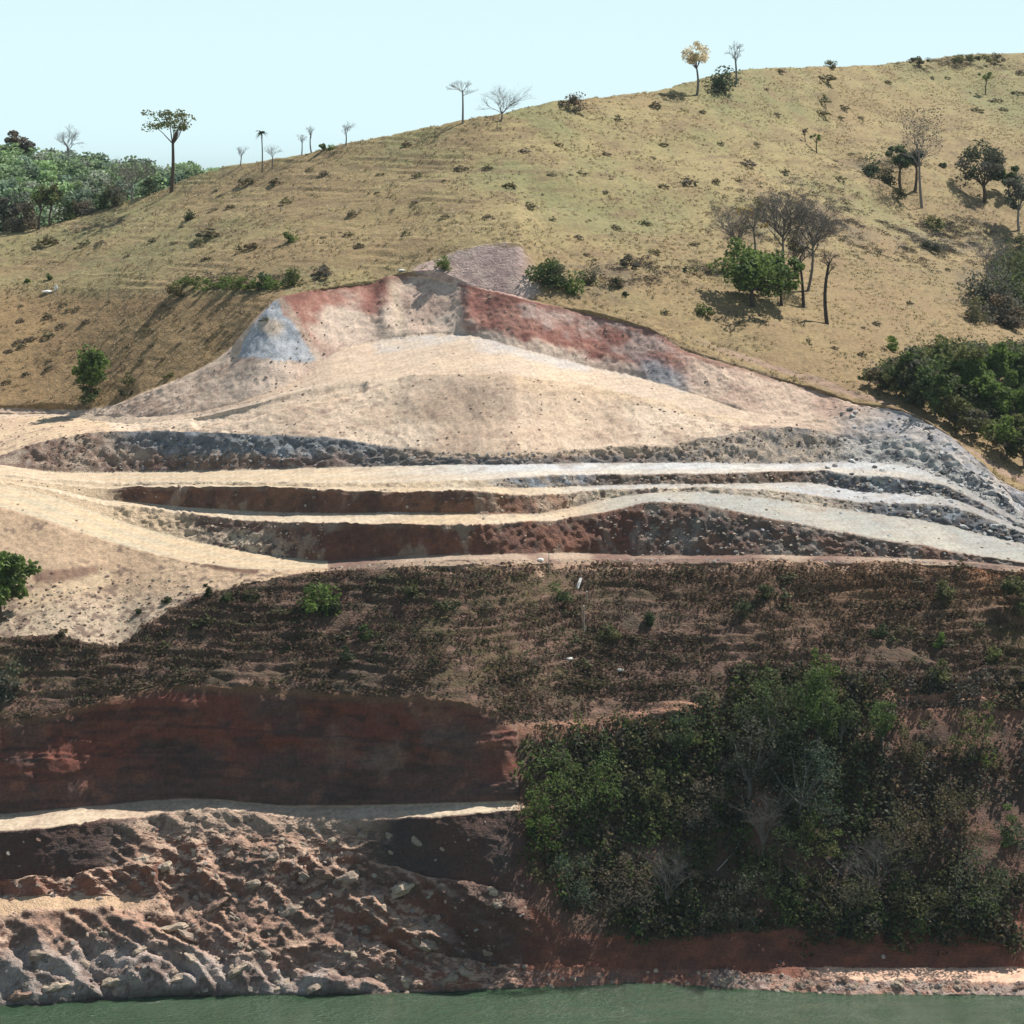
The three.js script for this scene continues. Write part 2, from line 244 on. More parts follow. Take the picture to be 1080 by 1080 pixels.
    h = (k === 20 && px > 440 && px < 565 ? 0 : k === 20 ? 0.06 : 0.15) * Math.sin(w * 2 * Math.PI / 1.35) * broken + (k === 20 ? 0.6 : 2.0 * edge + 0.4) * fbm(x / 40, y / 16, z / 40, 2) + 0.8 * fbm(x / 20, y / 10, z / 20, 4) + 0.14 * noise(x / 1.4, y / 1.4, z / 1.4);
    if (k === 20) h *= clamp(edge * 3 + 0.2) * (px > 455 && px < 562 ? 0.45 : 1);
    if (k === NL) h *= 1 - v * 0.5;
    for (const [L, wd, dp] of GULLIES) { const q = distLine(px, row, L); if (q < wd * 2.5) h -= dp * Math.exp(-(q * q) / (wd * wd)); }
  } else h = 0.05 * noise(x / 1.5, y, z / 1.5);
  Pd[o] = x + N0[o] * h; Pd[o + 1] = y + N0[o + 1] * h; Pd[o + 2] = z + N0[o + 2] * h;
}
const Nd = gridNormals(Pd);

// ---- what the ground is made of (linear base colours)
const C = {
  sand: [0.60, 0.45, 0.295], pale: [0.62, 0.50, 0.365], pink: [0.50, 0.35, 0.255], red: [0.27, 0.115, 0.085], deepred: [0.13, 0.055, 0.042], dark: [0.075, 0.055, 0.048],
  grey: [0.46, 0.46, 0.47], blue: [0.30, 0.335, 0.38], slate: [0.115, 0.115, 0.125], brown: [0.17, 0.095, 0.065], purple: [0.38, 0.24, 0.235],
  straw: [0.335, 0.262, 0.118], olive: [0.235, 0.218, 0.09], tan: [0.29, 0.20, 0.094], umber: [0.27, 0.165, 0.075], scrub: [0.088, 0.064, 0.043], scrubsoil: [0.138, 0.08, 0.060], rust: [0.29, 0.135, 0.06],
};
const TRI = [[293, 314], [336, 381], [318, 384], [250, 377], [262, 350]];
const PATCHES = [ // darker worn ground in the pasture: centre px, row, radii, strength
  [1000, 250, 75, 26, 0.85], [835, 240, 85, 50, 0.6], [925, 172, 50, 16, 0.6], [640, 295, 50, 30, 0.5], [235, 185, 60, 12, 0.25], [600, 290, 25, 15, 0.8], [1040, 300, 60, 40, 0.55], [900, 250, 40, 20, 0.4],
];
function groundColor(k, v, px, row, x, y, z, ny) {
  const n1 = fbm(x / 9, y / 6, z / 9, 4), n2 = fbm(x / 2.4 + 50, y / 1.8, z / 2.4, 3), n3 = noise(x / 0.7, y / 0.6, z / 0.7), n4 = fbm(x / 30 + 9, y / 20, z / 30, 3);
  const pj = px + 22 * n1 + 14 * n2;
  let c;
  const speck = (c, dark, t, s) => mix(c, dark, sst(t, t + 0.2, n2 * 0.7 + n3 * 0.5) * s);
  if (k === 0) c = C.dark;
  else if (k <= 4 && pj < 553) {
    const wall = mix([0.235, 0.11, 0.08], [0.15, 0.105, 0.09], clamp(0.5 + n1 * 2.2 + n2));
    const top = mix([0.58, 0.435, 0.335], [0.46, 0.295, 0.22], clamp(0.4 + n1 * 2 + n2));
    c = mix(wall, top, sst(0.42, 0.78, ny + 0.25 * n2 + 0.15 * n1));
    c = mix(c, mix([0.43, 0.41, 0.40], [0.28, 0.25, 0.24], clamp(0.5 + n2 * 2.5)), sst(995, 1035, row + 40 * n1 + 0.06 * (200 - px)) * 0.8 * sst(470, 300, px));
    c = mix(c, [0.44, 0.36, 0.29], sst(250, 150, Math.abs(px - 300)) * sst(890, 868, row) * 0.7);
    c = speck(c, [0.13, 0.09, 0.08], 0.12, 0.75);
    const dk = (k === 4 ? sst(375, 425, px) : 0) + sst(430, 500, px) * (k >= 3 ? 0.8 : 0) + (k === 4 ? sst(150, 95, px) : 0);
    c = mix(c, mix([0.105, 0.058, 0.047], [0.06, 0.05, 0.05], clamp(0.5 + n1 * 2)), clamp(dk));
    if (k === 2) c = mix(c, C.sand, sst(190, 90, px) * 0.85);
    if (k === 1) c = mix(c, [0.10, 0.09, 0.085], sst(0.1, 0.02, v) * 0.8);
  } else if (k <= 4 || (k <= 6 && pj >= 548)) {
    c = mix([0.15, 0.085, 0.06], [0.085, 0.06, 0.045], clamp(0.5 + n1 * 2));
    if (k <= 3) c = mix(c, mix([0.23, 0.09, 0.055], [0.14, 0.062, 0.045], clamp(0.5 + n2 * 2)), 0.85);
    if (k === 1) c = mix(c, speck(mix([0.36, 0.24, 0.18], [0.42, 0.37, 0.33], clamp(0.5 + n2 * 3)), [0.12, 0.08, 0.07], 0.1, 0.8), sst(700, 790, px) * 0.95 + 0.3 * sst(760, 600, px));
    if (k === 2) c = mix(c, [0.60, 0.45, 0.34], sst(840, 885, px + 20 * n1));
    if (k === 6) c = mix(c, [0.27, 0.15, 0.10], sst(0.75, 0.95, v + n1 * 0.3) * 0.7);
  } else if (k === 5) c = mix(mix(C.pale, C.pink, clamp(0.4 + n1 * 1.5)), [0.30, 0.2, 0.15], sst(0.6, 1, v + n2 * 0.6) * 0.4);
  else if (k === 6) {
    c = mix([0.165, 0.062, 0.042], [0.11, 0.07, 0.056], sst(-0.15, 0.25, n1 + 0.3 * n4));
    c = mix(c, [0.06, 0.042, 0.038], sst(0.1, 0.35, fbm(x / 2.5, y / 1.1, z / 2.5, 3)) * 0.7);
    c = mix(c, [0.082, 0.066, 0.06], sst(0.45, 0.1, v + n1 * 0.5) * 0.8);
    c = mix(c, [0.24, 0.13, 0.085], sst(0.12, 0.35, n2) * 0.4); c = mix(c, [0.045, 0.034, 0.032], sst(0.1, 0.3, fbm(x / 12, y / 0.7, z / 12, 3)) * 0.6);
    c = mix(c, [0.20, 0.155, 0.12], sst(110, 40, Math.hypot(px - 410, (row - 785) * 2.2)) * clamp(0.4 + n2 * 2) * 0.6);
    c = mix(c, [0.17, 0.11, 0.065], sst(0.9, 1.0, v));
  } else if (k === 7) {
    const w = y + 1.1 * fbm(x / 16, y / 9, z / 16, 3), s = Math.sin(w * 2 * Math.PI / 1.15);
    c = mix(mix(C.scrub, [0.10, 0.083, 0.032], clamp(0.5 + n4 * 2.5)), C.scrubsoil, clamp(0.45 - 0.25 * s + n2 * 0.9 + n1 * 0.7));
    c = mix(c, [0.26, 0.175, 0.13], sst(0.4, 0.8, -s * 0.4 + n2 + n1 * 0.7) * 0.5);
    c = mix(c, [0.17, 0.10, 0.05], sst(640, 900, px) * sst(720, 610, row) * 0.6);
    c = mix(c, C.rust, sst(850, 1000, px) * sst(640, 605, row) * clamp(0.7 + n1 * 2));
    c = mix(c, [0.37, 0.21, 0.145], sst(9, 2, distLine(px, row, [[520, 772], [580, 768], [640, 762], [700, 748], [760, 742], [900, 730], [1080, 738]]) + n2 * 9) * 0.85);
    c = mix(c, [0.28, 0.19, 0.14], sst(14, 4, distLine(px, row, [[0, 735], [60, 728], [130, 728]])) * 0.4);
    c = mix(c, C.pink, sst(0.93, 1, v + n2 * 0.15) * sst(380, 460, px) * sst(1000, 900, px) * 0.7);
  } else if (k === 8) {
    if (px < 345) { c = mix([0.58, 0.41, 0.27], [0.50, 0.345, 0.225], clamp(0.5 + n1 * 2)); c = mix(c, [0.54, 0.44, 0.33], sst(610, 650, row) * 0.6); c = speck(c, [0.16, 0.10, 0.08], 0.22 - 0.2 * sst(600, 640, row), 0.8); c = mix(c, [0.19, 0.10, 0.07], sst(9, 3, distLine(px, row, [[40, 608], [98, 604]])) * 0.8); c = mix(c, [0.16, 0.08, 0.055], sst(8, 3, distLine(px, row, [[222, 594], [268, 601]])) * 0.9); c = mix(c, C.sand, sst(12, 4, distLine(px, row, [[30, 632], [70, 622], [110, 610]])) * 0.8); }
    else { c = mix([0.38, 0.27, 0.19], [0.20, 0.12, 0.09], clamp(0.45 + n1 * 2.5)); c = speck(c, [0.1, 0.06, 0.05], 0.1, 0.7); }
  } else if (k === 9) c = px < 345 ? mix(C.sand, [0.50, 0.42, 0.30], clamp(0.4 + 0.5 * Math.sin(v * 14) + n1)) : mix([0.42, 0.31, 0.23], [0.22, 0.13, 0.1], clamp(0.4 + n1 * 2.5 + 0.4 * sst(850, 1000, px)));
  else if (k === 10) {
    const d = mix([0.25, 0.105, 0.066], [0.165, 0.072, 0.052], clamp(0.5 + n1 * 2 + n2));
    const light = speck(mix(C.pale, C.pink, clamp(0.5 + n1 * 2)), [0.13, 0.08, 0.065], 0.02, 0.9);
    c = mix(mix(C.sand, light, sst(170, 230, px)), d, sst(290, 340, px + 26 * n1 - 14 * (v - 0.5)));
    c = mix(c, mix([0.22, 0.125, 0.09], [0.14, 0.115, 0.105], clamp(0.5 + n2 * 2.4)), sst(640, 720, px) * 0.9);
    c = mix(c, [0.36, 0.3, 0.25], sst(0.16, 0.4, n2 + 0.1 * n3) * sst(640, 700, px) * 0.7);
    c = mix(c, mix([0.12, 0.075, 0.055], d, 0.4), sst(230, 215, px) * sst(195, 215, px) * sst(0.4, 0.8, v));
    c = mix(c, d, sst(200, 240, px) * sst(0.66, 0.8, v + n1 * 0.3) * sst(330, 290, px) * 0.9);
  } else if (k === 11) c = mix(mix(C.sand, C.pale, clamp(0.5 + n1 * 2)), mix([0.36, 0.355, 0.33], [0.44, 0.41, 0.35], clamp(0.5 + n1 * 2)), sst(580, 680, px));
  else if (k === 12) {
    const d = mix([0.29, 0.14, 0.082], [0.19, 0.09, 0.06], clamp(0.5 + n1 * 2 + n2));
    c = mix(C.sand, d, sst(105, 135, px + n2 * 30));
    const lt = speck(mix(C.pale, [0.40, 0.33, 0.27], clamp(0.5 + n2 * 2)), [0.12, 0.075, 0.06], 0.05, 0.9);
    c = mix(c, lt, sst(540, 610, px + 50 * n1)); c = mix(c, [0.52, 0.44, 0.34], sst(690, 750, px) * sst(900, 850, px) * 0.7);
    c = mix(c, mix(C.slate, C.blue, sst(0.0, 0.3, n2)), sst(860, 930, px));
  } else if (k === 13) c = mix(mix(C.sand, C.pale, clamp(0.5 + n1)), mix([0.50, 0.45, 0.38], C.grey, clamp(0.5 + n1 * 2)), sst(520, 640, px));
  else if (k === 14) {
    const d = mix(mix(C.blue, C.slate, clamp(0.6 + n2 * 2)), [0.17, 0.105, 0.075], sst(590, 660, px));
    c = mix(mix(C.sand, C.pale, clamp(0.5 + n1)), speck(d, [0.42, 0.34, 0.27], 0.2, 0.7), sst(500, 545, px + 20 * n1));
    c = mix(c, mix(C.slate, [0.40, 0.43, 0.46], sst(-0.05, 0.3, n2)), sst(830, 890, px));
  } else if (k === 15) c = mix(mix(C.sand, C.pale, clamp(0.5 + 0.5 * Math.sin(v * 15 + n1 * 2))), mix([0.56, 0.55, 0.53], [0.50, 0.505, 0.52], clamp(0.5 + n1 * 2)), clamp(sst(330, 620, px) * 0.6 + sst(330, 560, px) * sst(0.2, 0.8, v) * 0.6));
  else if (k === 16) {
    c = mix([0.46, 0.35, 0.265], [0.25, 0.155, 0.115], clamp(0.5 + n2 * 2.5 + n1));
    c = mix(c, mix([0.19, 0.195, 0.205], [0.36, 0.38, 0.41], sst(-0.1, 0.35, n1 + n2 * 0.6)), sst(100, 140, px) * sst(470, 380, px) * clamp(0.25 + n4 + 0.7 * sst(0.3, 0.7, v + n1 * 0.4) - 0.8 * sst(300, 250, px) * sst(0.55, 0.3, v)));
    c = mix(c, [0.17, 0.09, 0.065], sst(0.42, 0.2, v + n2 * 0.2) * sst(80, 130, px) * sst(380, 330, px) * 0.7);
    c = mix(c, mix(C.slate, [0.22, 0.18, 0.16], clamp(0.5 + n2 * 2)), sst(340, 400, px) * sst(0.62, 0.3, v + n2 * 0.3) * 0.85);
    c = mix(c, mix(C.pale, C.pink, 0.5), sst(420, 470, px) * sst(0.5, 0.8, v + n2 * 0.4) * 0.8);
    c = mix(c, speck([0.45, 0.36, 0.28], C.slate, -0.05, 0.8), sst(690, 760, px));
    c = mix(c, mix([0.47, 0.45, 0.42], C.slate, sst(0.1, 0.35, n2)), sst(850, 920, px));
    c = speck(c, [0.42, 0.36, 0.31], 0.32, 0.7);
  } else if (k === 17) {
    if (px < 150) c = mix(C.sand, C.pale, clamp(0.5 + n1));
    c = mix([0.68, 0.54, 0.405], [0.58, 0.44, 0.32], clamp(0.5 + n1 * 2.5));
    c = mix(c, C.pale, sst(0.15, 0.4, fbm(x / 3, y / 14, z / 8, 3)) * 0.6); c = mix(c, C.sand, sst(0.75, 1, v + n1 * 0.2) * 0.8);
    if (px < 170) c = mix(C.sand, c, sst(110, 170, px));
    c = mix(c, [0.40, 0.29, 0.21], sst(0.08, 0.35, fbm(x / 13, y / 0.8, z / 13, 3)) * 0.4 * sst(380, 420, px) * sst(640, 580, px));
    c = mix(c, [0.44, 0.31, 0.225], sst(0.06, 0.32, fbm(x / 5, y / 4, z / 5, 4)) * 0.45);
    { const st = px > 436 && px < 548 && row > 396 && row < 442 ? sst(548, 538, px + 6 * n2) * sst(436, 450, px + 14 * n1) * sst(442, 420, row + 12 * n1) * 0.75 : 0; c = mix(c, [0.54, 0.42, 0.315], st * (0.5 + 0.5 * clamp(n2 * 3))); }
    c = mix(c, [0.70, 0.56, 0.42], sst(7, 3, distLine(px, row, [[120, 449], [210, 443], [260, 432], [320, 416], [380, 406], [440, 400]]) + n2 * 2) * 0.8);
    const blot = Math.max(0, 1 - Math.hypot((px - 500) / 110, (row - 425) / 42));
    c = mix(c, [0.34, 0.25, 0.18], clamp(blot * 0.9 + sst(190, 300, px) * sst(420, 330, px) * 0.25));
    c = speck(c, [0.24, 0.16, 0.12], 0.26 - 0.14 * blot - 0.14 * sst(0.3, 0.0, v), 0.65);
    c = mix(c, [0.18, 0.12, 0.10], sst(0.05, 0.25, fbm(x / 2.2, y / 1.3, z / 2.2, 3) + 0.15) * sst(740, 790, px) * sst(880, 850, px) * sst(0.75, 0.4, v) * 0.8);
    c = mix(c, [0.52, 0.39, 0.295], sst(780, 850, px) * 0.8);
    c = mix(c, mix([0.33, 0.35, 0.38], [0.48, 0.45, 0.42], clamp(0.5 + n2 * 2.2)), sst(880, 950, px + n1 * 60) * 0.85);
  } else if (k === 18) {
    c = mix([0.60, 0.465, 0.335], [0.55, 0.435, 0.33], clamp(0.5 + n1 * 1.6 + n2)); c = mix(c, [0.46, 0.34, 0.25], sst(0.1, 0.4, fbm(x / 9, y / 2, z / 3, 3)) * 0.4);
    const gl = distLine(px, row, [[400, 366], [480, 358], [560, 372], [640, 388], [720, 408]]);
    c = mix(c, mix([0.44, 0.45, 0.46], C.pale, clamp(0.35 + n1 * 2)), sst(9, 2, gl + n1 * 14 + n2 * 6) * 0.6);
    c = mix(c, mix([0.50, 0.37, 0.27], [0.35, 0.24, 0.17], clamp(0.5 + n1 * 2)), sst(330, 300, px) * sst(150, 200, px) * 0.6 * sst(0.35, 0.65, v));
    c = mix(c, mix([0.55, 0.42, 0.32], [0.44, 0.30, 0.235], clamp(0.5 + n1 * 2)), sst(760, 830, px) * 0.8);
    c = mix(c, mix([0.33, 0.35, 0.38], [0.46, 0.43, 0.40], clamp(0.5 + n2 * 2)), sst(890, 950, px + n1 * 40) * 0.8);
  } else if (k === 19) {
    const lite = mix([0.64, 0.505, 0.40], [0.54, 0.395, 0.31], clamp(0.5 + n1 * 2.5));
    const rd = mix([0.40, 0.20, 0.15], [0.29, 0.115, 0.088], clamp(0.5 + n2 * 2.4));
    c = mix(lite, mix([0.62, 0.48, 0.365], [0.46, 0.33, 0.245], clamp(0.5 + n2 * 1.8 + n1)), sst(290, 230, px) * 0.8);
    if (px > 285 && px < 480) c = mix(c, rd, sst(0.35, 0.75, v + n1 * 0.8 + 0.1 * n2) * lerp(1, 0.08, sst(404, 424, px)));
    if (px > 285 && px < 410) c = mix(c, rd, sst(0.05, 0.3, n1) * 0.4);
    c = mix(c, C.pale, Math.exp(-(((px - 412 - 14 * (1 - v)) / 5) ** 2)) * 0.7); c = mix(c, [0.22, 0.11, 0.09], Math.exp(-(((px - 487 - 8 * (1 - v)) / 4) ** 2)) * 0.6);
    if (px >= 470) c = mix(c, mix(rd, [0.47, 0.33, 0.28], sst(0.0, 0.28, n1 + 0.3 * n2)), sst(482, 500, px + 6 * n2) * sst(760, 700, px) * sst(0.08, 0.3, v + n2 * 0.2));
    c = mix(c, mix(C.slate, C.blue, 0.7), sst(660, 690, px) * sst(735, 715, px) * sst(0.6, 0.3, v) * 0.8);
    c = mix(c, mix([0.56, 0.42, 0.315], [0.42, 0.285, 0.22], clamp(0.5 + n1 * 2.4)), sst(700, 760, px) * 0.85);
    c = mix(c, mix([0.33, 0.35, 0.38], [0.42, 0.38, 0.35], clamp(0.5 + n2 * 2)), sst(890, 950, px) * 0.8);
    c = mix(c, [0.22, 0.09, 0.065], sst(0.86, 0.97, v + n2 * 0.15) * sst(290, 300, px) * sst(900, 760, px) * 0.75 * (1 - sst(424, 436, px + 8 * n2) * sst(490, 478, px + 8 * n2)));
    c = speck(c, [0.2, 0.12, 0.1], 0.3, 0.5);
    if (inPoly(px + n1 * 10, row + n2 * 4, TRI)) c = mix(mix([0.46, 0.475, 0.50], [0.34, 0.37, 0.41], clamp(0.5 + n2 * 2)), [0.56, 0.45, 0.34], sst(14, 6, Math.hypot((px - 287) / 1.4, (row - 345)) + n1 * 8) * 0.9);
    c = mix(c, [0.5, 0.4, 0.31], sst(6, 2, distLine(px, row, [[294, 314], [312, 340], [337, 380]]) + n2 * 3) * 0.7);
  } else {
    // pasture
    const st = fbm(x / 11, y / 1.1, z / 14, 3), big = noise(x / 45 + 4, y / 18, z / 45);
    c = mix(C.straw, C.olive, clamp(0.5 + n4 * 2.0 + n1 * 0.9));
    c = mix(c, C.tan, clamp(0.3 + n1 * 1.8 - n4 * 1.5 + big * 0.4) * 0.8);
    c = mix(c, [0.37, 0.285, 0.13], sst(0.1, 0.4, n2) * 0.35);
    c = mix(c, [0.19, 0.125, 0.065], sst(0.12, 0.4, st + n2 * 0.35 + big * 0.12) * 0.6);
    c = mix(c, [0.15, 0.10, 0.055], sst(0.22, 0.48, n2 * 0.8 + n1 * 0.5) * 0.5);
    c = mix(c, mix(C.tan, [0.28, 0.18, 0.088], clamp(0.5 + n1)), sst(180, 340, row) * 0.5 + sst(680, 900, px) * sst(150, 330, row) * 0.35);
    if (k === 20 && px < 300) c = mix(c, mix(C.umber, [0.31, 0.20, 0.09], clamp(0.5 + n1 * 2)), 0.85 * sst(1.0, 0.86, v));
    for (const [cx, cy, rx, ry, s] of PATCHES) { const q = Math.hypot((px - cx) / rx, (row - cy) / ry); if (q < 1) c = mix(c, [0.135, 0.105, 0.07], s * sst(1, 0.4, q) * sst(-0.2, 0.25, n2 + n1)); }
    if (k === 20 && px > 410 && px < 575) c = mix(c, mix(mix([0.56, 0.42, 0.36], [0.47, 0.33, 0.30], clamp(0.5 + n1 * 2 + 0.5 * (v - 0.3))), [0.39, 0.27, 0.25], clamp(0.2 + n2 * 2)), sst(422, 440, px + n1 * 20 + n2 * 12) * sst(568, 548, px + n2 * 14 + n1 * 14) * sst(1.05, 0.86, v + 0.25 * n2 + 0.15 * n1));
    if (k === 20 && px > 400 && px < 500) c = mix(c, [0.36, 0.19, 0.15], sst(0.5, 0.1, v + n2 * 0.3) * sst(405, 425, px) * sst(440, 428, px) * 0.7);
    if (k === 20 && px > 690) { const q = Math.abs(v - 0.62 + n1 * 0.3); c = mix(c, [0.36, 0.235, 0.18], sst(0.3, 0.12, q) * sst(700, 800, px) * 0.75); c = mix(c, [0.36, 0.25, 0.11], sst(0.25, 0.4, v) * sst(0.5, 0.35, v) * 0.5); c = mix(c, [0.20, 0.13, 0.09], sst(0.16, 0.04, v) * 0.6); }
  }
  if (k === 10 || k === 12 || k === 14) {
    const spill = fbm(x / 2.6, y / 8 + k, z / 2.6, 3);
    c = mix(c, mix([0.46, 0.35, 0.26], [0.36, 0.30, 0.26], sst(500, 800, px)), sst(0.1, 0.35, spill + 0.25 * n2) * 0.55 * sst(110, 200, px));
    c = mix(c, [0.075, 0.05, 0.042], sst(0.12, 0.4, -spill + 0.5 * n2) * 0.5 * sst(110, 200, px));
    if (v > 0.8) c = mix(c, [0.42, 0.32, 0.24], sst(0.8, 1, v + 0.35 * n2) * 0.35);
  }
  if (k === 11 || k === 13 || k === 15) c = mix(c, [0.30, 0.235, 0.19], sst(0.1, 0.4, n2 + 0.4 * n3) * 0.4 * sst(200, 500, px) + 0.25 * sst(0.75, 1, v + 0.5 * n2) * sst(150, 300, px));
  if ((k === 13 || k === 15) && px > 940) c = mix(c, [0.30, 0.28, 0.26], sst(950, 1030, px) * 0.75);
  const warm = k === 6 && pj < 548 ? [1.22, 1.0, 0.96] : k <= 6 && px >= 545 ? [1.25, 1.06, 1] : k <= 4 ? [1.1, 1.0, 0.94] : k === 7 ? [1.2, 1.1, 1.04] : k >= 17 && k <= 19 ? [1.1, 1.08, 1.09] : [1, 1, 1];
  c = [c[0] * warm[0], c[1] * warm[1], c[2] * warm[2]];
  return mul(c, 1 + 0.10 * n3);
}
function partName(k, px) {
  if (k <= 4 && px < 552) return 'rock_bank';
  if (k === 2 && px > 860) return 'sand_terrace';
  if (k <= 6 && px >= 552) return 'river_bank';
  if (k === 5) return 'river_track';
  if (k === 6) return 'earth_cliff';
  if (k === 7) return 'scrub_slope';
  if (k === 8 && px < 345) return 'sandy_slope';
  if (k === 9 && px < 345) return 'ramp_road';
  if (k === 8 || k === 9) return 'gravel_ledge';
  if (k === 10) return 'lower_bench_face';
  if (k === 11) return px > 620 ? 'gravel_road' : 'lower_bench';
  if (k === 12) return 'middle_bench_face';
  if (k === 13) return 'middle_bench';
  if (k === 14) return 'small_bench_face';
  if (k === 15) return 'haul_road';
  if (k === 16) return 'upper_bench_face';
  if (k === 17) return px < 130 ? 'upper_road' : 'excavated_slope';
  if (k === 18) return 'excavated_platform';
  if (k === 19) return 'quarry_back_slope';
  return 'hillside';
}
const matOf = n => /rock_bank|bench_face|river_bank/.test(n) ? MAT.rock : /road|bench|track|ledge|terrace|platform/.test(n) ? MAT.road : /hillside/.test(n) ? MAT.grass : /scrub/.test(n) ? MAT.scrub : MAT.soil;
const COL = new Float32Array(NV * 3), UV = new Float32Array(NV * 2);
for (let j = 0; j < NC; j++) {
  let s = 0;
  for (let i = 0; i < NR; i++) {
    const n = i * NC + j, o = n * 3, { k, v } = rowsOf[i];
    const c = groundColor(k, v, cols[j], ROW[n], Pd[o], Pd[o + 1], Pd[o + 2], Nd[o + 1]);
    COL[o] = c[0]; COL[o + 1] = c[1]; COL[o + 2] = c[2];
    if (i) { const b = o - NC * 3; s += Math.hypot(P0[o + 1] - P0[b + 1], P0[o + 2] - P0[b + 2]); }
    UV[n * 2] = P0[o]; UV[n * 2 + 1] = s - P0[o + 2] * 0; }
}
// uv along the slope drifts between columns with their own lengths; measure it by height and depth instead
for (let n = 0; n < NV; n++) UV[n * 2 + 1] = P0[n * 3 + 1] * 1.0 - P0[n * 3 + 2] * 0.8;
const faces = {};
for (let i = 0; i + 1 < NR; i++) for (let j = 0; j + 1 < NC; j++) {
  const nm = partName(rowsOf[i + 1].k, (cols[j] + cols[j + 1]) / 2);
  const a = i * NC + j, b = a + 1, c = a + NC, d = c + 1;
  (faces[nm] ??= []).push(a, b, d, a, d, c);
}
const GROUND = {};
for (const nm in faces) {
  const idx = faces[nm], map = new Map(), pos = [], nor = [], col = [], uv = [];
  const out = new Uint32Array(idx.length);
  for (let q = 0; q < idx.length; q++) {
    let m = map.get(idx[q]);
    if (m === undefined) { m = map.size; map.set(idx[q], m); const o = idx[q] * 3; pos.push(Pd[o], Pd[o + 1], Pd[o + 2]); nor.push(Nd[o], Nd[o + 1], Nd[o + 2]); col.push(COL[o], COL[o + 1], COL[o + 2]); uv.push(UV[idx[q] * 2], UV[idx[q] * 2 + 1]); }
    out[q] = m;
  }
  const g = new THREE.BufferGeometry();
  g.setAttribute('position', new THREE.Float32BufferAttribute(pos, 3)); g.setAttribute('normal', new THREE.Float32BufferAttribute(nor, 3));
  g.setAttribute('color', new THREE.Float32BufferAttribute(col, 3)); g.setAttribute('uv', new THREE.Float32BufferAttribute(uv, 2));
  g.setIndex(new THREE.BufferAttribute(out, 1));
  const m = new THREE.Mesh(g, matOf(nm)); m.name = nm; m.userData.kind = 'structure'; m.castShadow = m.receiveShadow = true; scene.add(m); GROUND[nm] = m;
}

// where the sight line of a photo pixel meets the ground
function at(px, row) {
  let j = 0; while (j + 2 < NC && cols[j + 1] <= px) j++;
  const t = clamp((px - cols[j]) / (cols[j + 1] - cols[j]));
  let i = 2; while (i + 1 < CREST && ROW[(i + 1) * NC + j] > row) i++;
  const r0 = ROW[i * NC + j], r1 = ROW[(i + 1) * NC + j], s = clamp((r0 - row) / Math.max(1e-3, r0 - r1));
  const g = (A, c) => lerp(lerp(A[(i * NC + j) * 3 + c], A[(i * NC + j + 1) * 3 + c], t), lerp(A[((i + 1) * NC + j) * 3 + c], A[((i + 1) * NC + j + 1) * 3 + c], t), s);
  const p = new THREE.Vector3(g(Pd, 0), g(Pd, 1), g(Pd, 2));
  return { p, n: new THREE.Vector3(g(Nd, 0), g(Nd, 1), g(Nd, 2)), m: -p.z / F, k: rowsOf[i + 1].k };
}
// every ground cell, with its area, for scattering
function eachCell(kmin, kmax, fn) {
  for (let i = 0; i + 1 < NR; i++) {
    const k = rowsOf[i + 1].k; if (k < kmin || k > kmax) continue;
    for (let j = 0; j + 1 < NC; j++) {
      if (cols[j] < -180 || cols[j] > 1260) continue;
      const a = (i * NC + j) * 3, b = a + 3, c = a + NC * 3;
      const ux = Pd[b] - Pd[a], uy = Pd[b + 1] - Pd[a + 1], uz = Pd[b + 2] - Pd[a + 2], vx = Pd[c] - Pd[a], vy = Pd[c + 1] - Pd[a + 1], vz = Pd[c + 2] - Pd[a + 2];
      const area = Math.hypot(uy * vz - uz * vy, uz * vx - ux * vz, ux * vy - uy * vx);
      fn(area, i, j, k, cols[j], ROW[i * NC + j], (s, t) => new THREE.Vector3(Pd[a] + ux * s + vx * t, Pd[a + 1] + uy * s + vy * t, Pd[a + 2] + uz * s + vz * t), a);
    }
  }
}

// ---------------------------------------------------------------- the river
{
  const xs = [], zs = [];
  for (let x = -450; x < -110; x += 8) xs.push(x); for (let x = -110; x < 110; x += 0.6) xs.push(x); for (let x = 110; x <= 450; x += 8) xs.push(x);
  for (let z = 20; z > -252; z -= 6) zs.push(z); for (let z = -252; z > -296; z -= 0.4) zs.push(z); zs.push(-300, -310);
  const g = new THREE.PlaneGeometry(1, 1, xs.length - 1, zs.length - 1), p = g.attributes.position;
  for (let j = 0; j < zs.length; j++) for (let i = 0; i < xs.length; i++) {
    const x = xs[i], z = zs[zs.length - 1 - j], gust = clamp(0.55 + 1.1 * noise(x / 26, z / 6, 7));
    const y = z < -250 ? 0.10 * gust * noise(x / 1.5 + 0.6 * noise(x / 5, z / 3), z / 0.9, 1) + 0.07 * noise(x / 4.5, z / 2.2, 4) : 0;
    p.setXYZ(j * xs.length + i, x, y, z);
  }
  const uv = g.attributes.uv; for (let i = 0; i < p.count; i++) uv.setXY(i, p.getX(i) * 0.6, p.getZ(i) * 1.3);
  g.computeVertexNormals(); if (g.attributes.normal.getY(5) < 0) { const q = g.index.array; for (let i = 0; i < q.length; i += 3) { const t = q[i]; q[i] = q[i + 1]; q[i + 1] = t; } g.computeVertexNormals(); }
  const m = new THREE.Mesh(g, new THREE.MeshStandardMaterial({ color: new THREE.Color(0.038, 0.076, 0.036), roughness: 0.1, bumpMap: scaled(bumpTex, 6), bumpScale: 0.35 }));
  m.name = 'river'; m.userData.kind = 'structure'; m.receiveShadow = true; scene.add(m);
}

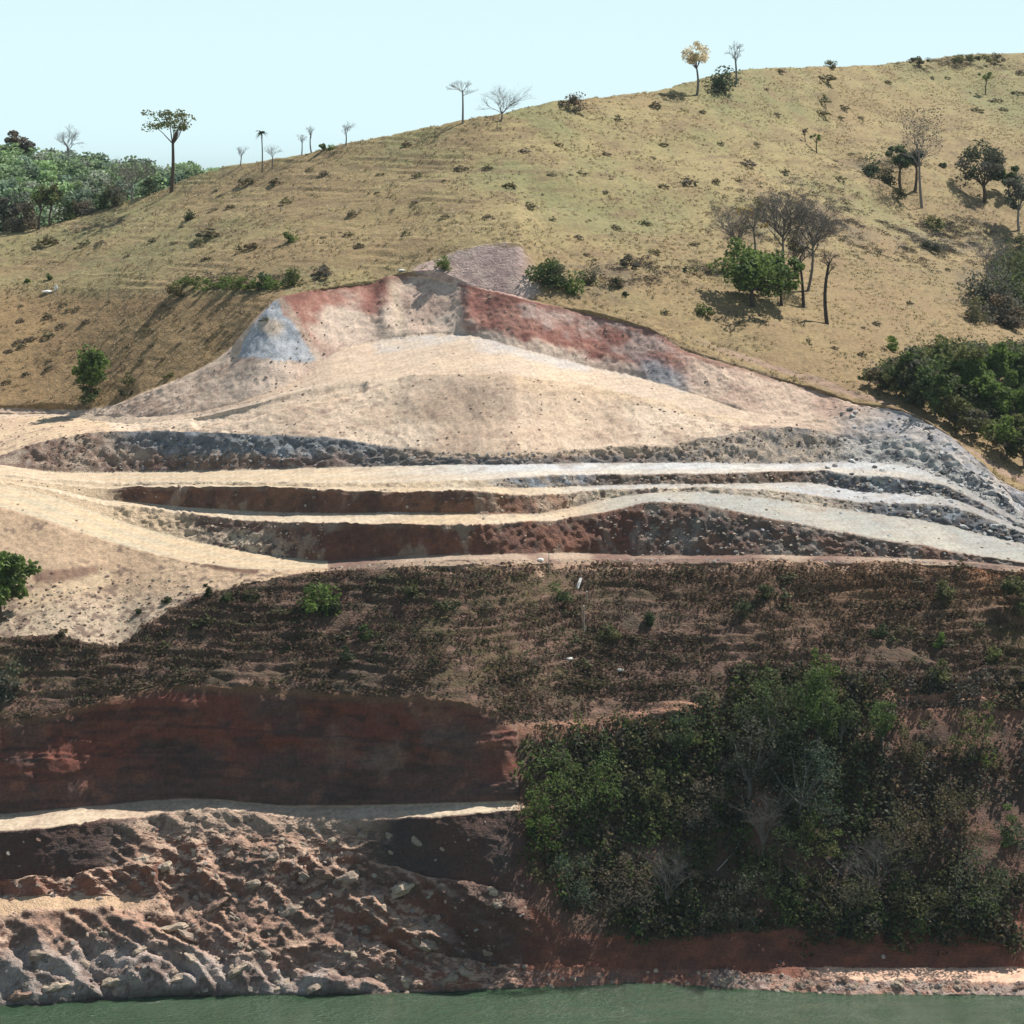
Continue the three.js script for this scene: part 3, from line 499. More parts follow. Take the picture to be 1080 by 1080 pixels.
// ---------------------------------------------------------------- plants
const LEAF = new THREE.MeshPhysicalMaterial({ vertexColors: true, roughness: 0.9, transmission: 0.45, thickness: 0, side: THREE.DoubleSide, specularIntensity: 0.3 });
const BARK = new THREE.MeshStandardMaterial({ vertexColors: true, roughness: 0.95, map: scaled(grainMap, 0.8), bumpMap: scaled(bumpTex, 0.8), bumpScale: 0.02 });
const GREEN = {
  fresh: [0.135, 0.20, 0.045], mid: [0.10, 0.142, 0.042], deep: [0.062, 0.08, 0.034], olive: [0.155, 0.15, 0.06], grey: [0.15, 0.14, 0.115], dry: [0.16, 0.115, 0.070], yellow: [0.36, 0.25, 0.05], cream: [0.66, 0.58, 0.42], bluish: [0.08, 0.115, 0.075], bright: [0.13, 0.19, 0.03],
};
function leafSoup() {
  const pos = [], nor = [], col = [];
  return {
    leaf(x, y, z, s, c, R) {
      const a = R() * 6.283, b = Math.acos(2 * R() - 1), d = R() * 6.283;
      const n = [Math.sin(b) * Math.cos(a), Math.abs(Math.cos(b)) * 0.8 + 0.2, Math.sin(b) * Math.sin(a)];
      const N = new THREE.Vector3(...n).normalize(), U = new THREE.Vector3(Math.cos(d), 0.3, Math.sin(d)).cross(N).normalize(), V = N.clone().cross(U);
      const w = s * 0.5, l = s * (0.6 + 0.4 * R());
      const q = [[-w, 0], [0, -l * 0.8], [w, 0], [0, l * 0.8]].map(([u, v]) => [x + U.x * u + V.x * v, y + U.y * u + V.y * v, z + U.z * u + V.z * v]);
      for (const t of [0, 1, 2, 0, 2, 3]) { pos.push(...q[t]); nor.push(N.x, N.y, N.z); col.push(...c); }
    },
    build() { const g = new THREE.BufferGeometry(); g.setAttribute('position', new THREE.Float32BufferAttribute(pos, 3)); g.setAttribute('normal', new THREE.Float32BufferAttribute(nor, 3)); g.setAttribute('color', new THREE.Float32BufferAttribute(col, 3)); return g; },
  };
}
function wood() {
  const pos = [], nor = [], col = [], uv = [], idx = [];
  return {
    limb(a, b, r0, r1, c, sides = 5, rings = 3, bend = 0, R = Math.random) {
      const d = b.clone().sub(a), L = d.length(), D = d.clone().normalize(), U = Math.abs(D.y) > 0.9 ? new THREE.Vector3(1, 0, 0) : new THREE.Vector3(0, 1, 0);
      const S = new THREE.Vector3().crossVectors(D, U).normalize(), T = new THREE.Vector3().crossVectors(D, S);
      const off = bend ? [(R() - 0.5) * bend * L, (R() - 0.5) * bend * L] : [0, 0], base = pos.length / 3;
      for (let i = 0; i <= rings; i++) {
        const t = i / rings, k = Math.sin(t * Math.PI), r = lerp(r0, r1, t);
        for (let s = 0; s < sides; s++) { const q = s / sides * 6.283, u = Math.cos(q), v = Math.sin(q); const nx = S.x * u + T.x * v, ny = S.y * u + T.y * v, nz = S.z * u + T.z * v;
          pos.push(a.x + d.x * t + S.x * off[0] * k + T.x * off[1] * k + nx * r, a.y + d.y * t + S.y * off[0] * k + T.y * off[1] * k + ny * r, a.z + d.z * t + S.z * off[0] * k + T.z * off[1] * k + nz * r); nor.push(nx, ny, nz); col.push(...c); uv.push(s / sides, t * L); }
      }
      for (let i = 0; i < rings; i++) for (let s = 0; s < sides; s++) { const p = base + i * sides + s, q = base + i * sides + (s + 1) % sides; idx.push(p, q, q + sides, p, q + sides, p + sides); }
    },
    build() { const g = new THREE.BufferGeometry(); g.setAttribute('position', new THREE.Float32BufferAttribute(pos, 3)); g.setAttribute('normal', new THREE.Float32BufferAttribute(nor, 3)); g.setAttribute('color', new THREE.Float32BufferAttribute(col, 3)); g.setAttribute('uv', new THREE.Float32BufferAttribute(uv, 2)); g.setIndex(idx); return g; },
  };
}
const V3 = (x, y, z) => new THREE.Vector3(x, y, z);
function part(name, geo, mat, parent) { const m = new THREE.Mesh(geo, mat); m.name = name; parent.add(m); m.castShadow = m.receiveShadow = true; return m; }
const BARKS = { pale: [0.30, 0.27, 0.24], grey: [0.19, 0.17, 0.155], dark: [0.075, 0.06, 0.05], brown: [0.13, 0.09, 0.065], ash: [0.26, 0.235, 0.225] };
function twigs(w, a, dir, len, r, depth, c, R, spread = 0.75, lift = 0.25) {
  const b = a.clone().addScaledVector(dir, len); w.limb(a, b, r, r * 0.6, c, depth > 1 ? 4 : 3, depth > 1 ? 2 : 1, 0.15, R);
  if (depth <= 0) return;
  const n = 2 + (R() < 0.75 ? 1 : 0);
  for (let i = 0; i < n; i++) { const d = dir.clone().add(V3((R() - 0.5) * 2 * spread, (R() - 0.5) * spread + lift * 0.4, (R() - 0.5) * 2 * spread)).normalize(); twigs(w, a.clone().lerp(b, 0.55 + 0.45 * R()), d, len * (0.62 + 0.22 * R()), r * 0.58, depth - 1, c, R, spread, lift); }
}
// One tree or shrub. kind: round, umbrella, bare, palm, shrub, sparse
let plantSeed = 100;
function plant(name, px, row, hpx, wpx, o, label, category, group) {
  const R = rng(++plantSeed * 7919), g = new THREE.Group(); g.name = numbered(name); scene.add(g);
  const A = o.pos ? { p: o.pos, m: -o.pos.z / F } : at(px, row), H = hpx * A.m, W = wpx * A.m / 2;
  g.position.copy(A.p); g.position.y -= 0.15;
  if (label) tag(g, label, category, group);
  const bark = BARKS[o.bark ?? 'brown'], kind = o.kind ?? 'round';
  const w = wood(), top = V3((R() - 0.5) * H * 0.2, H, (R() - 0.5) * H * 0.2);
  const tr = (o.tr ?? 0.022) * H + 0.04;
  if (kind === 'palm') {
    w.limb(V3(0, 0, 0), V3(top.x, H * 0.86, top.z), tr, tr * 0.7, bark, 7, 6, 0.05, R); part('trunk', w.build(), BARK, g);
    const s = leafSoup(), pos = [], fr = [];
    for (let f = 0; f < 16; f++) { const a = f / 16 * 6.283 + R() * 0.3, up = 0.9 - 1.5 * R(), L = W * (0.85 + 0.3 * R());
      for (let t = 0.06; t < 1; t += 0.05) { const x = Math.cos(a) * L * t, z = Math.sin(a) * L * t, y = H * 0.86 + L * (up * t - 0.9 * t * t); s.leaf(top.x + x, y, top.z + z, 0.16 * L * (1.1 - t), mul(GREEN.deep, 0.8 + 0.5 * R()), R); s.leaf(top.x + x, y - 0.08 * L, top.z + z, 0.14 * L * (1.1 - t), mul(GREEN.deep, 0.8 + 0.5 * R()), R); } }
    part('frond', s.build(), LEAF, g); return g;
  }
  if (kind === 'bare') {
    const f = o.fork ?? 0.45, hub = V3(top.x * 0.5, H * f, top.z * 0.5);
    w.limb(V3(0, -0.3, 0), hub, tr * 1.15, tr * 0.7, bark, 6, 6, 0.16, R); part('trunk', w.build(), BARK, g);
    const c = wood(), n = o.limbs ?? 6;
    for (let i = 0; i < n; i++) { const a = i / n * 6.283 + R(), d = V3(Math.cos(a) * W * (0.35 + 0.5 * R()), (H - hub.y) * 0.5 * (0.5 + 0.8 * R()), Math.sin(a) * W * (0.35 + 0.5 * R())); const L = d.length(); twigs(c, hub.clone().multiplyScalar(1 - 0.25 * R() * (i % 2)), d.normalize(), L * (o.len ?? 0.62), tr * (o.tw ?? 0.36), (o.depth ?? 4) + 1, bark, R, o.spread ?? 0.95); }
    part('branches', c.build(), BARK, g);
    if (o.leaves) { const s = leafSoup(); for (let i = 0; i < o.leaves; i++) { const a = R() * 6.283, q = Math.sqrt(R()); s.leaf(Math.cos(a) * q * W, hub.y + (H - hub.y) * (0.2 + 0.75 * R()), Math.sin(a) * q * W, o.ls ?? 0.35, mul(GREEN[o.c ?? 'olive'], 0.7 + 0.6 * R()), R); } part('crown', s.build(), LEAF, g); }
    return g;
  }
  // leafy
  const cb = (o.cb ?? (kind === 'shrub' ? 0.02 : kind === 'umbrella' ? 0.62 : 0.32)) * H, ch = (H - cb) / 2, cy = cb + ch;
  const clumps = [], nc = o.n ?? (kind === 'shrub' ? 9 : 16);
  for (let i = 0; i < nc; i++) {
    const a = R() * 6.283, u = 2 * R() - 1, q = Math.pow(R(), 0.4), s = Math.sqrt(1 - u * u);
    let y = cy + u * q * ch * 0.78; if (kind === 'umbrella') y = cb + ch * (0.8 + 0.9 * R());
    if (kind === 'shrub') y = cb + Math.abs(u) * q * ch * 1.6;
    const taper = o.cone ? 1 - 0.75 * (y - cb) / (2 * ch) : 1;
    const out = 0.74 + 0.5 * R() * R() + (o.wild ? 0.5 * R() * R() : 0); if (R() < 0.25) y += (R() - 0.35) * ch * (o.wild ? 0.9 : 0.5);
    clumps.push([Math.cos(a) * s * q * W * out * taper, Math.max(0.1, y), Math.sin(a) * s * q * W * out * taper, Math.min(W, ch) * (0.16 + 0.34 * R() * R() + 0.06) * (kind === 'umbrella' ? 1.2 : kind === 'shrub' && !o.wild ? 1.7 : 1), R()]);
  }
  if (kind !== 'shrub' || o.stem) {
    const hub = V3(top.x * 0.4, Math.max(cb, H * 0.25), top.z * 0.4);
    w.limb(V3(0, -0.3, 0), hub, tr * 1.2, tr * 0.7, bark, 7, 6, 0.12, R);
    for (const c of clumps.slice(0, 12)) w.limb(hub.clone().lerp(V3(0, hub.y * 0.9, 0), R() * 0.4), V3(c[0], c[1], c[2]), tr * 0.42, tr * 0.1, bark, 4, 2, 0.15, R);
    part('trunk', w.build(), BARK, g);
  } else { for (let i = 0; i < 5; i++) { const c = clumps[i]; w.limb(V3((R() - 0.5) * 0.3, -0.2, (R() - 0.5) * 0.3), V3(c[0] * 0.8, c[1] * 0.9, c[2] * 0.8), 0.04 + 0.01 * H, 0.015, bark, 4, 2, 0.2, R); } part('stem', w.build(), BARK, g); }
  const s = leafSoup(), base = GREEN[o.c ?? 'mid'], alt = GREEN[o.c2 ?? o.c ?? 'mid'], ls = o.ls ?? clamp(0.030 * (W + H) + 0.16, 0.2, 0.62), per = o.per ?? Math.round(clamp(34 + W * 14, 34, 150));
  for (const c of clumps) { const cc = mix(base, alt, c[4]); for (let i = 0; i < per * (o.dense ?? 1); i++) { let x, y, z; do { x = 2 * R() - 1; y = 2 * R() - 1; z = 2 * R() - 1; } while (x * x + y * y + z * z > 1); const f = (o.wild ? 0.45 : 0.65) + (o.wild ? 0.75 : 0.8) * R(); s.leaf(c[0] + x * c[3] * 1.15, Math.max(0.05, c[1] + y * c[3] * (kind === 'umbrella' ? 0.6 : 0.9)), c[2] + z * c[3] * 1.15, ls * (0.7 + 0.6 * R()), mul(cc, f), R); } }
  part(kind === 'shrub' ? 'foliage' : 'crown', s.build(), LEAF, g);
  return g;
}
const T = (px, row, top, w, o, label, group) => plant(o.name ?? 'tree', px, row, row - top, w, o, label, o.cat ?? 'tree', group);
const S = (px, row, top, w, o, label, group) => plant(o.name ?? 'shrub', px, row, row - top, w, { kind: 'shrub', ...o }, label, 'shrub', group);

// skyline, from the left
T(181, 204, 114, 66, { kind: 'umbrella', c: 'olive', c2: 'mid', bark: 'brown', tr: 0.020, n: 26, per: 40, ls: 0.5, cb: 0.58 }, 'tall umbrella-crowned tree with a straight bare trunk standing alone on the left skyline');
T(139, 214, 166, 54, { kind: 'bare', bark: 'ash', fork: 0.35, limbs: 8, depth: 4, leaves: 420, c: 'grey', ls: 0.4 }, 'grey half-leafless spreading tree just left of the tall umbrella-crowned tree');
T(42, 245, 192, 34, { c: 'mid', c2: 'olive', cb: 0.38, per: 46, n: 12 }, 'left one of two small leaning green trees at the left end of the hill crest');
T(54, 241, 194, 26, { c: 'olive', c2: 'deep', cb: 0.42, per: 40, n: 10 }, 'right one of two small leaning green trees at the left end of the hill crest');
S(71, 226, 200, 26, { c: 'mid', c2: 'deep' }, 'rounded green bush on the edge of the pasture beside the two small leaning trees');
S(111, 213, 189, 22, { c: 'deep', c2: 'mid' }, 'dark green bush at the pasture edge left of the grey spreading tree');
S(157, 197, 176, 32, { c: 'deep', c2: 'bluish' }, 'dark green bush between the grey spreading tree and the umbrella tree');
T(276, 181, 131, 17, { kind: 'palm', bark: 'grey', tr: 0.012, name: 'palm_tree', cat: 'palm' }, 'slender palm with a small tuft of fronds on the left skyline');
const bareL = (x, r, t, w, l, o = {}) => T(x, r, t, w, { kind: 'bare', bark: 'ash', name: 'bare_tree', depth: 3, ...o }, l);
bareL(254, 176, 152, 13, 'thin leafless tree on the skyline just left of the palm');
bareL(287, 178, 149, 19, 'small leafless forked tree on the skyline just right of the palm');
bareL(318, 164, 139, 10, 'shorter of two wispy leafless saplings on the skyline right of the palm', { fork: 0.6 });
bareL(329, 162, 132, 9, 'taller of two wispy leafless saplings on the skyline right of the palm', { fork: 0.65 });
bareL(365, 156, 126, 14, 'thin leafless forked sapling on the crest right of the small green bush');
S(346, 160, 149, 22, { c: 'fresh', c2: 'mid' }, 'low fresh green bush on the skyline beside a leafless sapling');
bareL(488, 131, 85, 30, 'tall leafless tree with a flat twiggy top and one long straight trunk on the skyline', { fork: 0.75, bark: 'pale', depth: 4, spread: 0.6 });
bareL(528, 126, 85, 48, 'wide fan-shaped leafless tree on the skyline right of the straight-trunked bare one', { fork: 0.2, bark: 'ash', limbs: 9, depth: 4 });
S(604, 118, 99, 30, { c: 'grey', c2: 'dry', bark: 'ash' }, 'grey-brown twiggy bush alone on the crest right of the fan-shaped bare tree');
T(735, 100, 43, 36, { c: 'cream', c2: 'cream', cb: 0.5, bark: 'grey', tr: 0.02, n: 22, per: 80, ls: 0.45 }, 'pale cream flowering tree with a domed crown on the upper right skyline');
bareL(776, 90, 40, 18, 'grey leafless tree rising behind the dark bush on the upper right skyline', { fork: 0.55, bark: 'ash' });
S(763, 98, 63, 34, { c: 'bluish', c2: 'deep' }, 'dark blue-green bush beside the cream flowering tree on the skyline');
S(877, 72, 60, 14, { c: 'olive' }, 'little olive bush alone on the flat crest of the hill');
S(1008, 66, 55, 26, { c: 'olive', c2: 'deep' }, 'left clump of the dark shrub strip along the top of the hill');
S(1032, 66, 54, 28, { c: 'deep', c2: 'olive' }, 'middle clump of the dark shrub strip along the top of the hill');
S(1054, 66, 55, 22, { c: 'olive', c2: 'grey' }, 'right clump of the dark shrub strip along the top of the hill');
S(968, 68, 60, 30, { c: 'grey', c2: 'olive' }, 'low greyish shrubs at the left end of the crest strip');
// upper right pasture and gully
T(1041, 96, 68, 17, { c: 'fresh', c2: 'olive', per: 26, n: 8, cb: 0.5 }, 'small slim green tree on the slope below the shrub strip');
T(863, 160, 134, 14, { c: 'fresh', c2: 'mid', per: 24, n: 7, cb: 0.45 }, 'small slim green tree on the open slope above the gully');
T(849, 150, 132, 13, { c: 'olive', c2: 'grey', per: 20, n: 6, cb: 0.4 }, 'small grey-green tree left of the slim green one above the gully');
T(953, 195, 146, 34, { c: 'mid', c2: 'bluish', cb: 0.45, bark: 'brown', tr: 0.03 }, 'dark green tree with a forked trunk in the upper gully');
T(966, 200, 150, 22, { c: 'grey', c2: 'bluish', cb: 0.5, bark: 'brown', tr: 0.03, per: 34 }, 'brown-trunked tree right beside the dark green gully tree');
T(974, 217, 108, 46, { kind: 'bare', bark: 'ash', fork: 0.5, depth: 4, leaves: 520, c: 'grey', ls: 0.5, tr: 0.012 }, 'tall thin grey tree with a sparse feathery crown rising from the gully');
T(1040, 210, 141, 58, { c: 'deep', c2: 'grey', cb: 0.22, n: 22, tr: 0.03 }, 'broad dark dome-shaped tree with a single trunk on the right slope');
T(1064, 208, 170, 34, { c: 'mid', c2: 'deep', cb: 0.3 }, 'lower green tree touching the right side of the dark dome-shaped tree');
T(1075, 243, 182, 40, { c: 'grey', c2: 'bluish', cb: 0.35, bark: 'pale' }, 'grey-green tree with a pale trunk cut by the right edge of the photo');
S(922, 186, 160, 26, { c: 'bluish', c2: 'deep' }, 'dark bush filling the upper gully left of the forked tree');
S(938, 190, 166, 22, { c: 'deep' }, 'dark bush at the foot of the forked gully tree');
S(948, 207, 192, 22, { c: 'olive', c2: 'deep' }, 'low bush below the forked gully tree');
S(988, 237, 218, 32, { c: 'mid', c2: 'olive' }, 'green topped bush on the dark worn patch below the gully');
S(981, 262, 242, 36, { c: 'deep', c2: 'grey' }, 'dark bush in the worn patch left of the right edge');
S(994, 176, 168, 12, { c: 'deep' }, 'tiny dark rounded bush between gully and dome-shaped tree');
// bare grove
T(828, 300, 188, 56, { kind: 'bare', bark: 'grey', fork: 0.45, limbs: 13, depth: 5, tr: 0.012, tw: 0.6, name: 'bare_tree' }, 'tallest grey leafless tree with a fan crown behind the bright green tree');
T(852, 305, 208, 62, { kind: 'bare', bark: 'grey', fork: 0.5, limbs: 13, depth: 5, leaves: 300, c: 'grey', tr: 0.014, tw: 0.55, name: 'bare_tree' }, 'leafless tree with a wide grey twiggy crown right of the tallest bare one');
T(774, 285, 212, 34, { kind: 'bare', bark: 'grey', fork: 0.4, limbs: 11, depth: 5, tr: 0.014, tw: 0.6, name: 'bare_tree' }, 'leafless tree at the left end of the bare grove');
T(796, 280, 205, 44, { c: 'yellow', c2: 'olive', cb: 0.5, per: 16, n: 10, bark: 'grey', tr: 0.014 }, 'thin yellow-leaved tree among the leafless grove');
T(840, 292, 244, 22, { c: 'olive', c2: 'grey', cb: 0.4, per: 22, bark: 'brown' }, 'small olive tree behind the right side of the bright green tree');
T(873, 340, 254, 30, { kind: 'bare', bark: 'dark', fork: 0.75, limbs: 5, depth: 3, tr: 0.022, name: 'bare_tree' }, 'dark crooked dead tree with a leaning trunk at the right of the grove');
T(848, 322, 245, 24, { kind: 'bare', bark: 'dark', fork: 0.6, limbs: 5, depth: 3, tr: 0.02, name: 'bare_tree' }, 'dark thin dead tree between the bright green tree and the crooked one');
T(794, 326, 252, 80, { c: 'fresh', c2: 'mid', cb: 0.08, n: 36, per: 110, bark: 'dark', tr: 0.03 }, 'bright green bushy tree with dark shade below the leafless grove');
T(824, 324, 264, 50, { c: 'mid', c2: 'fresh', cb: 0.1, n: 16, per: 110, bark: 'dark' }, 'lower green tree joined to the right of the bright green one');
S(742, 336, 320, 28, { c: 'fresh', c2: 'olive' }, 'pale green low bush on the slope left of the bright green tree');
S(943, 366, 345, 15, { c: 'bright', c2: 'fresh' }, 'bright light green sapling at the upper left of the right-hand wood');
S(940, 356, 348, 12, { c: 'bright' }, 'tiny pale green sprig above the light green sapling');
// thicket at the right edge
S(1048, 330, 268, 52, { c: 'deep', c2: 'grey', n: 16 }, 'large dark thicket bush left part at the right edge of the hill');
S(1072, 322, 246, 56, { c: 'mid', c2: 'deep', n: 16 }, 'tall green topped thicket bush at the right edge above the dirt slope');
S(1062, 344, 305, 60, { c: 'grey', c2: 'dry', n: 14 }, 'grey dry thicket in front of the dark bushes at the right edge');
T(1040, 315, 245, 30, { kind: 'bare', bark: 'ash', depth: 4, fork: 0.4, name: 'bare_tree' }, 'grey leafless tree standing in the right edge thicket');
S(1030, 338, 308, 30, { c: 'olive', c2: 'grey' }, 'olive bush at the left foot of the right edge thicket');
// bushes by the cut
S(574, 301, 264, 38, { c: 'mid', c2: 'deep', n: 12 }, 'dark green bush right behind the purple earth patch');
S(590, 303, 270, 32, { c: 'deep', c2: 'grey', n: 10 }, 'grey-green bush between two green bushes beside the purple patch');
S(606, 311, 283, 26, { c: 'fresh', c2: 'mid' }, 'bright round green bush at the right of the bush group by the cut');
S(622, 300, 280, 26, { c: 'grey', c2: 'olive' }, 'dark low bush behind the round green one by the cut');
S(466, 284, 260, 18, { c: 'olive', c2: 'fresh' }, 'small olive bush left of the purple earth patch');
S(648, 304, 291, 24, { c: 'dry', c2: 'deep' }, 'brownish low shrub at the right end of the bush group by the cut');
S(660, 312, 305, 12, { c: 'deep' }, 'tiny dark shrub just below the brownish low shrub');
S(666, 282, 268, 30, { c: 'grey', c2: 'dry' }, 'grey dry shrub on the pasture above the bush group');
// left pasture
T(97, 421, 364, 42, { c: 'fresh', c2: 'mid', cb: 0.2, n: 30, per: 70, bark: 'brown' }, 'single round green tree on the brown slope above the road');
S(92, 424, 398, 26, { c: 'deep', c2: 'mid' }, 'dark bush at the foot of the single round green tree');
S(138, 405, 391, 16, { c: 'olive', c2: 'deep' }, 'small olive shrub right of the single round green tree');
S(178, 398, 390, 14, { c: 'olive' }, 'small shrub close to the left rim of the cut');
S(134, 416, 407, 26, { c: 'deep', c2: 'dry' }, 'low dark shrub between the round tree and the cut rim');
S(201, 232, 217, 16, { c: 'deep' }, 'compact dark round bush on the pasture below the umbrella tree');
S(263, 266, 253, 26, { c: 'dry', c2: 'olive' }, 'brown-green low bush in the middle of the left pasture');
S(306, 258, 240, 15, { c: 'mid', c2: 'fresh' }, 'small upright green bush in the left pasture');
S(190, 312, 292, 26, { c: 'dry', c2: 'olive' }, 'dark spiky dry bush on the brow left of the green shrub row');
S(277, 304, 281, 20, { c: 'mid', c2: 'bluish' }, 'upright dark green bush in the shrub row along the brow');
S(308, 303, 279, 30, { c: 'olive', c2: 'mid' }, 'greyish green bush at the right of the shrub row along the brow');
S(345, 292, 277, 30, { c: 'grey', c2: 'dry' }, 'brown twiggy bush above the red cut at the end of the shrub row');
for (let i = 0; i < 9; i++) S(196 + i * 11.5, 303 + (i % 3), 287 + (i % 4) * 2, 24, { c: i % 2 ? 'olive' : 'fresh', c2: 'fresh', per: 60, ls: 0.3 }, 'low pale green shrub in the row along the brow of the left slope', 'shrubs in the row along the brow');
S(30, 297, 291, 10, { c: 'fresh' }, 'left small green tuft bush near the white rag');
S(52, 294, 287, 9, { c: 'mid' }, 'right small green tuft bush above the white rag');
// left edge tree and lower scrub
T(2, 655, 574, 76, { c: 'fresh', c2: 'mid', cb: 0.1, n: 36, per: 110, bark: 'brown' }, 'leafy bright green tree at the left edge below the road');
S(334, 646, 609, 46, { c: 'mid', c2: 'fresh', n: 12 }, 'spiky green bush on the upper edge of the scrub slope');
S(345, 648, 628, 26, { c: 'deep' }, 'dark low part bush right under the spiky green bush');
S(436, 625, 604, 32, { c: 'deep', c2: 'olive' }, 'dark round bush near the top of the scrub slope');
S(386, 672, 648, 14, { c: 'deep', c2: 'mid' }, 'upright dark small bush in the left middle of the scrub slope');
S(366, 698, 683, 18, { c: 'deep' }, 'dark round small bush below the upright one on the scrub slope');
S(470, 642, 628, 34, { c: 'deep', c2: 'olive' }, 'wide low dark bush below the round one near the scrub top');
S(640, 676, 652, 28, { c: 'deep', c2: 'olive' }, 'dark bush beside the thin pale stake on the scrub slope');
S(684, 660, 638, 12, { c: 'deep' }, 'narrow dark bush in the middle right of the scrub slope');
S(592, 634, 612, 20, { c: 'deep', c2: 'mid' }, 'dark bush left of the leaning white board');
S(806, 632, 611, 18, { c: 'deep', c2: 'olive' }, 'dark bush under the long bench face right of middle');
S(786, 650, 630, 18, { c: 'deep' }, 'small dark bush lower left of the one under the bench face');
S(995, 634, 606, 24, { c: 'olive', c2: 'deep' }, 'olive bush on the rusty ground at the right of the scrub slope');
S(1072, 645, 592, 34, { c: 'deep', c2: 'olive', n: 12 }, 'tall dark bush at the right edge below the gravel road end');
S(926, 668, 648, 22, { c: 'deep' }, 'dark bush in the right part of the scrub slope');
S(992, 684, 667, 16, { c: 'bright', c2: 'fresh' }, 'bright light green bush standing out on the right scrub slope');
S(990, 726, 690, 26, { c: 'deep', c2: 'olive' }, 'tall dark bush below the bright green one on the right');
S(1050, 700, 678, 26, { c: 'olive', c2: 'fresh' }, 'pale olive bush near the right edge of the scrub slope');
S(145, 648, 641, 9, { c: 'deep' }, 'tiny dark shrub on the stony sand slope', 'dark shrubs on the stony sand slope');
S(218, 628, 612, 11, { c: 'deep' }, 'small dark shrub at the border of stony sand and scrub');
S(240, 634, 622, 15, { c: 'deep', c2: 'mid' }, 'small green shrub just inside the scrub border');
S(176, 634, 626, 13, { c: 'deep' }, 'small dark shrub in the middle of the stony sand');
S(6, 735, 690, 34, { c: 'deep', c2: 'grey', n: 12 }, 'dark bush at the left edge above the earth cliff');
S(64, 672, 662, 18, { c: 'dry', c2: 'deep' }, 'brown low shrub where the stony sand meets the left scrub');

// bank thicket, the plants one can tell apart
T(862, 800, 690, 58, { c: 'mid', c2: 'fresh', cb: 0.02, n: 34, per: 90, ls: 0.3, bark: 'grey', wild: 1 }, 'tallest leafy tree on the river bank, its top rising over the scrub');
T(818, 800, 706, 76, { c: 'mid', c2: 'deep', cb: 0.02, n: 36, per: 90, ls: 0.3, bark: 'grey', wild: 1 }, 'broad green tree just left of the tallest bank tree');
T(888, 792, 722, 44, { c: 'deep', c2: 'mid', cb: 0.05, n: 22, per: 80, ls: 0.3, bark: 'grey', wild: 1 }, 'dark green tree just right of the tallest bank tree');
T(790, 850, 738, 56, { c: 'deep', c2: 'grey', cb: 0.02, n: 26, per: 80, ls: 0.3, bark: 'grey', wild: 1 }, 'dark ragged tree below the broad green bank tree');
T(846, 872, 772, 96, { c: 'deep', c2: 'bluish', cb: 0.0, n: 40, per: 80, ls: 0.28, bark: 'grey', wild: 1 }, 'very dark spreading tree under the tallest bank trees');
S(866, 740, 676, 34, { wild: 1, ls: 0.26, per: 64, c: 'bright', c2: 'fresh', n: 20 }, 'bright green pointed top of a young tree above the largest bank tree');
T(929, 800, 738, 36, { wild: 1, ls: 0.26, per: 64, c: 'fresh', c2: 'mid', cb: 0.35, n: 23, bark: 'dark' }, 'small round-headed green tree right of the largest bank tree');
S(722, 800, 728, 40, { wild: 1, ls: 0.26, per: 64, c: 'mid', c2: 'bluish', n: 23 }, 'dark upright bush at the path end above the bank');
S(735, 786, 762, 38, { wild: 1, ls: 0.26, per: 64, c: 'bright', c2: 'olive', n: 15 }, 'yellow-green bush below the path end');
S(590, 850, 780, 78, { wild: 1, ls: 0.26, per: 64, c: 'fresh', c2: 'mid', n: 34 }, 'leafy green bush at the top left of the bank thicket');
S(566, 890, 820, 50, { wild: 1, ls: 0.26, per: 64, c: 'bright', c2: 'fresh', n: 27 }, 'light green bush at the left end of the thicket beside the cliff');
S(640, 850, 785, 60, { wild: 1, ls: 0.26, per: 64, c: 'mid', c2: 'fresh', n: 27 }, 'green bush right of the top left bank bush');
S(690, 860, 795, 44, { wild: 1, ls: 0.26, per: 64, c: 'olive', c2: 'mid', n: 23 }, 'olive bush under the reddish path on the bank');
S(655, 950, 880, 70, { wild: 1, ls: 0.26, per: 64, c: 'grey', c2: 'dry', n: 30, bark: 'ash' }, 'grey dry hanging bush low in the left thicket');
S(600, 960, 880, 60, { wild: 1, ls: 0.26, per: 64, c: 'deep', c2: 'bluish', n: 27 }, 'dark green bush low at the left of the thicket');
S(745, 880, 800, 60, { wild: 1, ls: 0.26, per: 64, c: 'dry', c2: 'grey', n: 27 }, 'brown withered bush left below the largest bank tree');
S(735, 870, 845, 36, { wild: 1, ls: 0.26, per: 64, c: 'fresh', c2: 'olive', n: 15 }, 'pale green leafy spray below the brown withered bush');
S(860, 900, 850, 44, { wild: 1, ls: 0.26, per: 64, c: 'olive', c2: 'fresh', n: 20 }, 'pale olive bush in the middle of the bank below the tree');
S(820, 940, 850, 70, { wild: 1, ls: 0.26, per: 64, c: 'deep', c2: 'mid', n: 30 }, 'very dark bush under the largest bank tree');
S(770, 970, 900, 70, { wild: 1, ls: 0.26, per: 64, c: 'deep', c2: 'grey', n: 30 }, 'dark tangled bush low in the middle thicket');
S(900, 970, 890, 60, { wild: 1, ls: 0.26, per: 64, c: 'grey', c2: 'olive', n: 27, bark: 'ash' }, 'grey-green bush over the red foot of the bank');
S(955, 900, 830, 70, { wild: 1, ls: 0.26, per: 64, c: 'olive', c2: 'dry', n: 30 }, 'dry olive bush right of the round-headed tree');
S(1010, 880, 800, 70, { wild: 1, ls: 0.26, per: 64, c: 'dry', c2: 'olive', n: 30 }, 'wide brown-green bush on the right upper bank');
S(1064, 890, 840, 40, { wild: 1, ls: 0.26, per: 64, c: 'bluish', c2: 'fresh', n: 20 }, 'bluish green bush cut by the right edge of the photo');
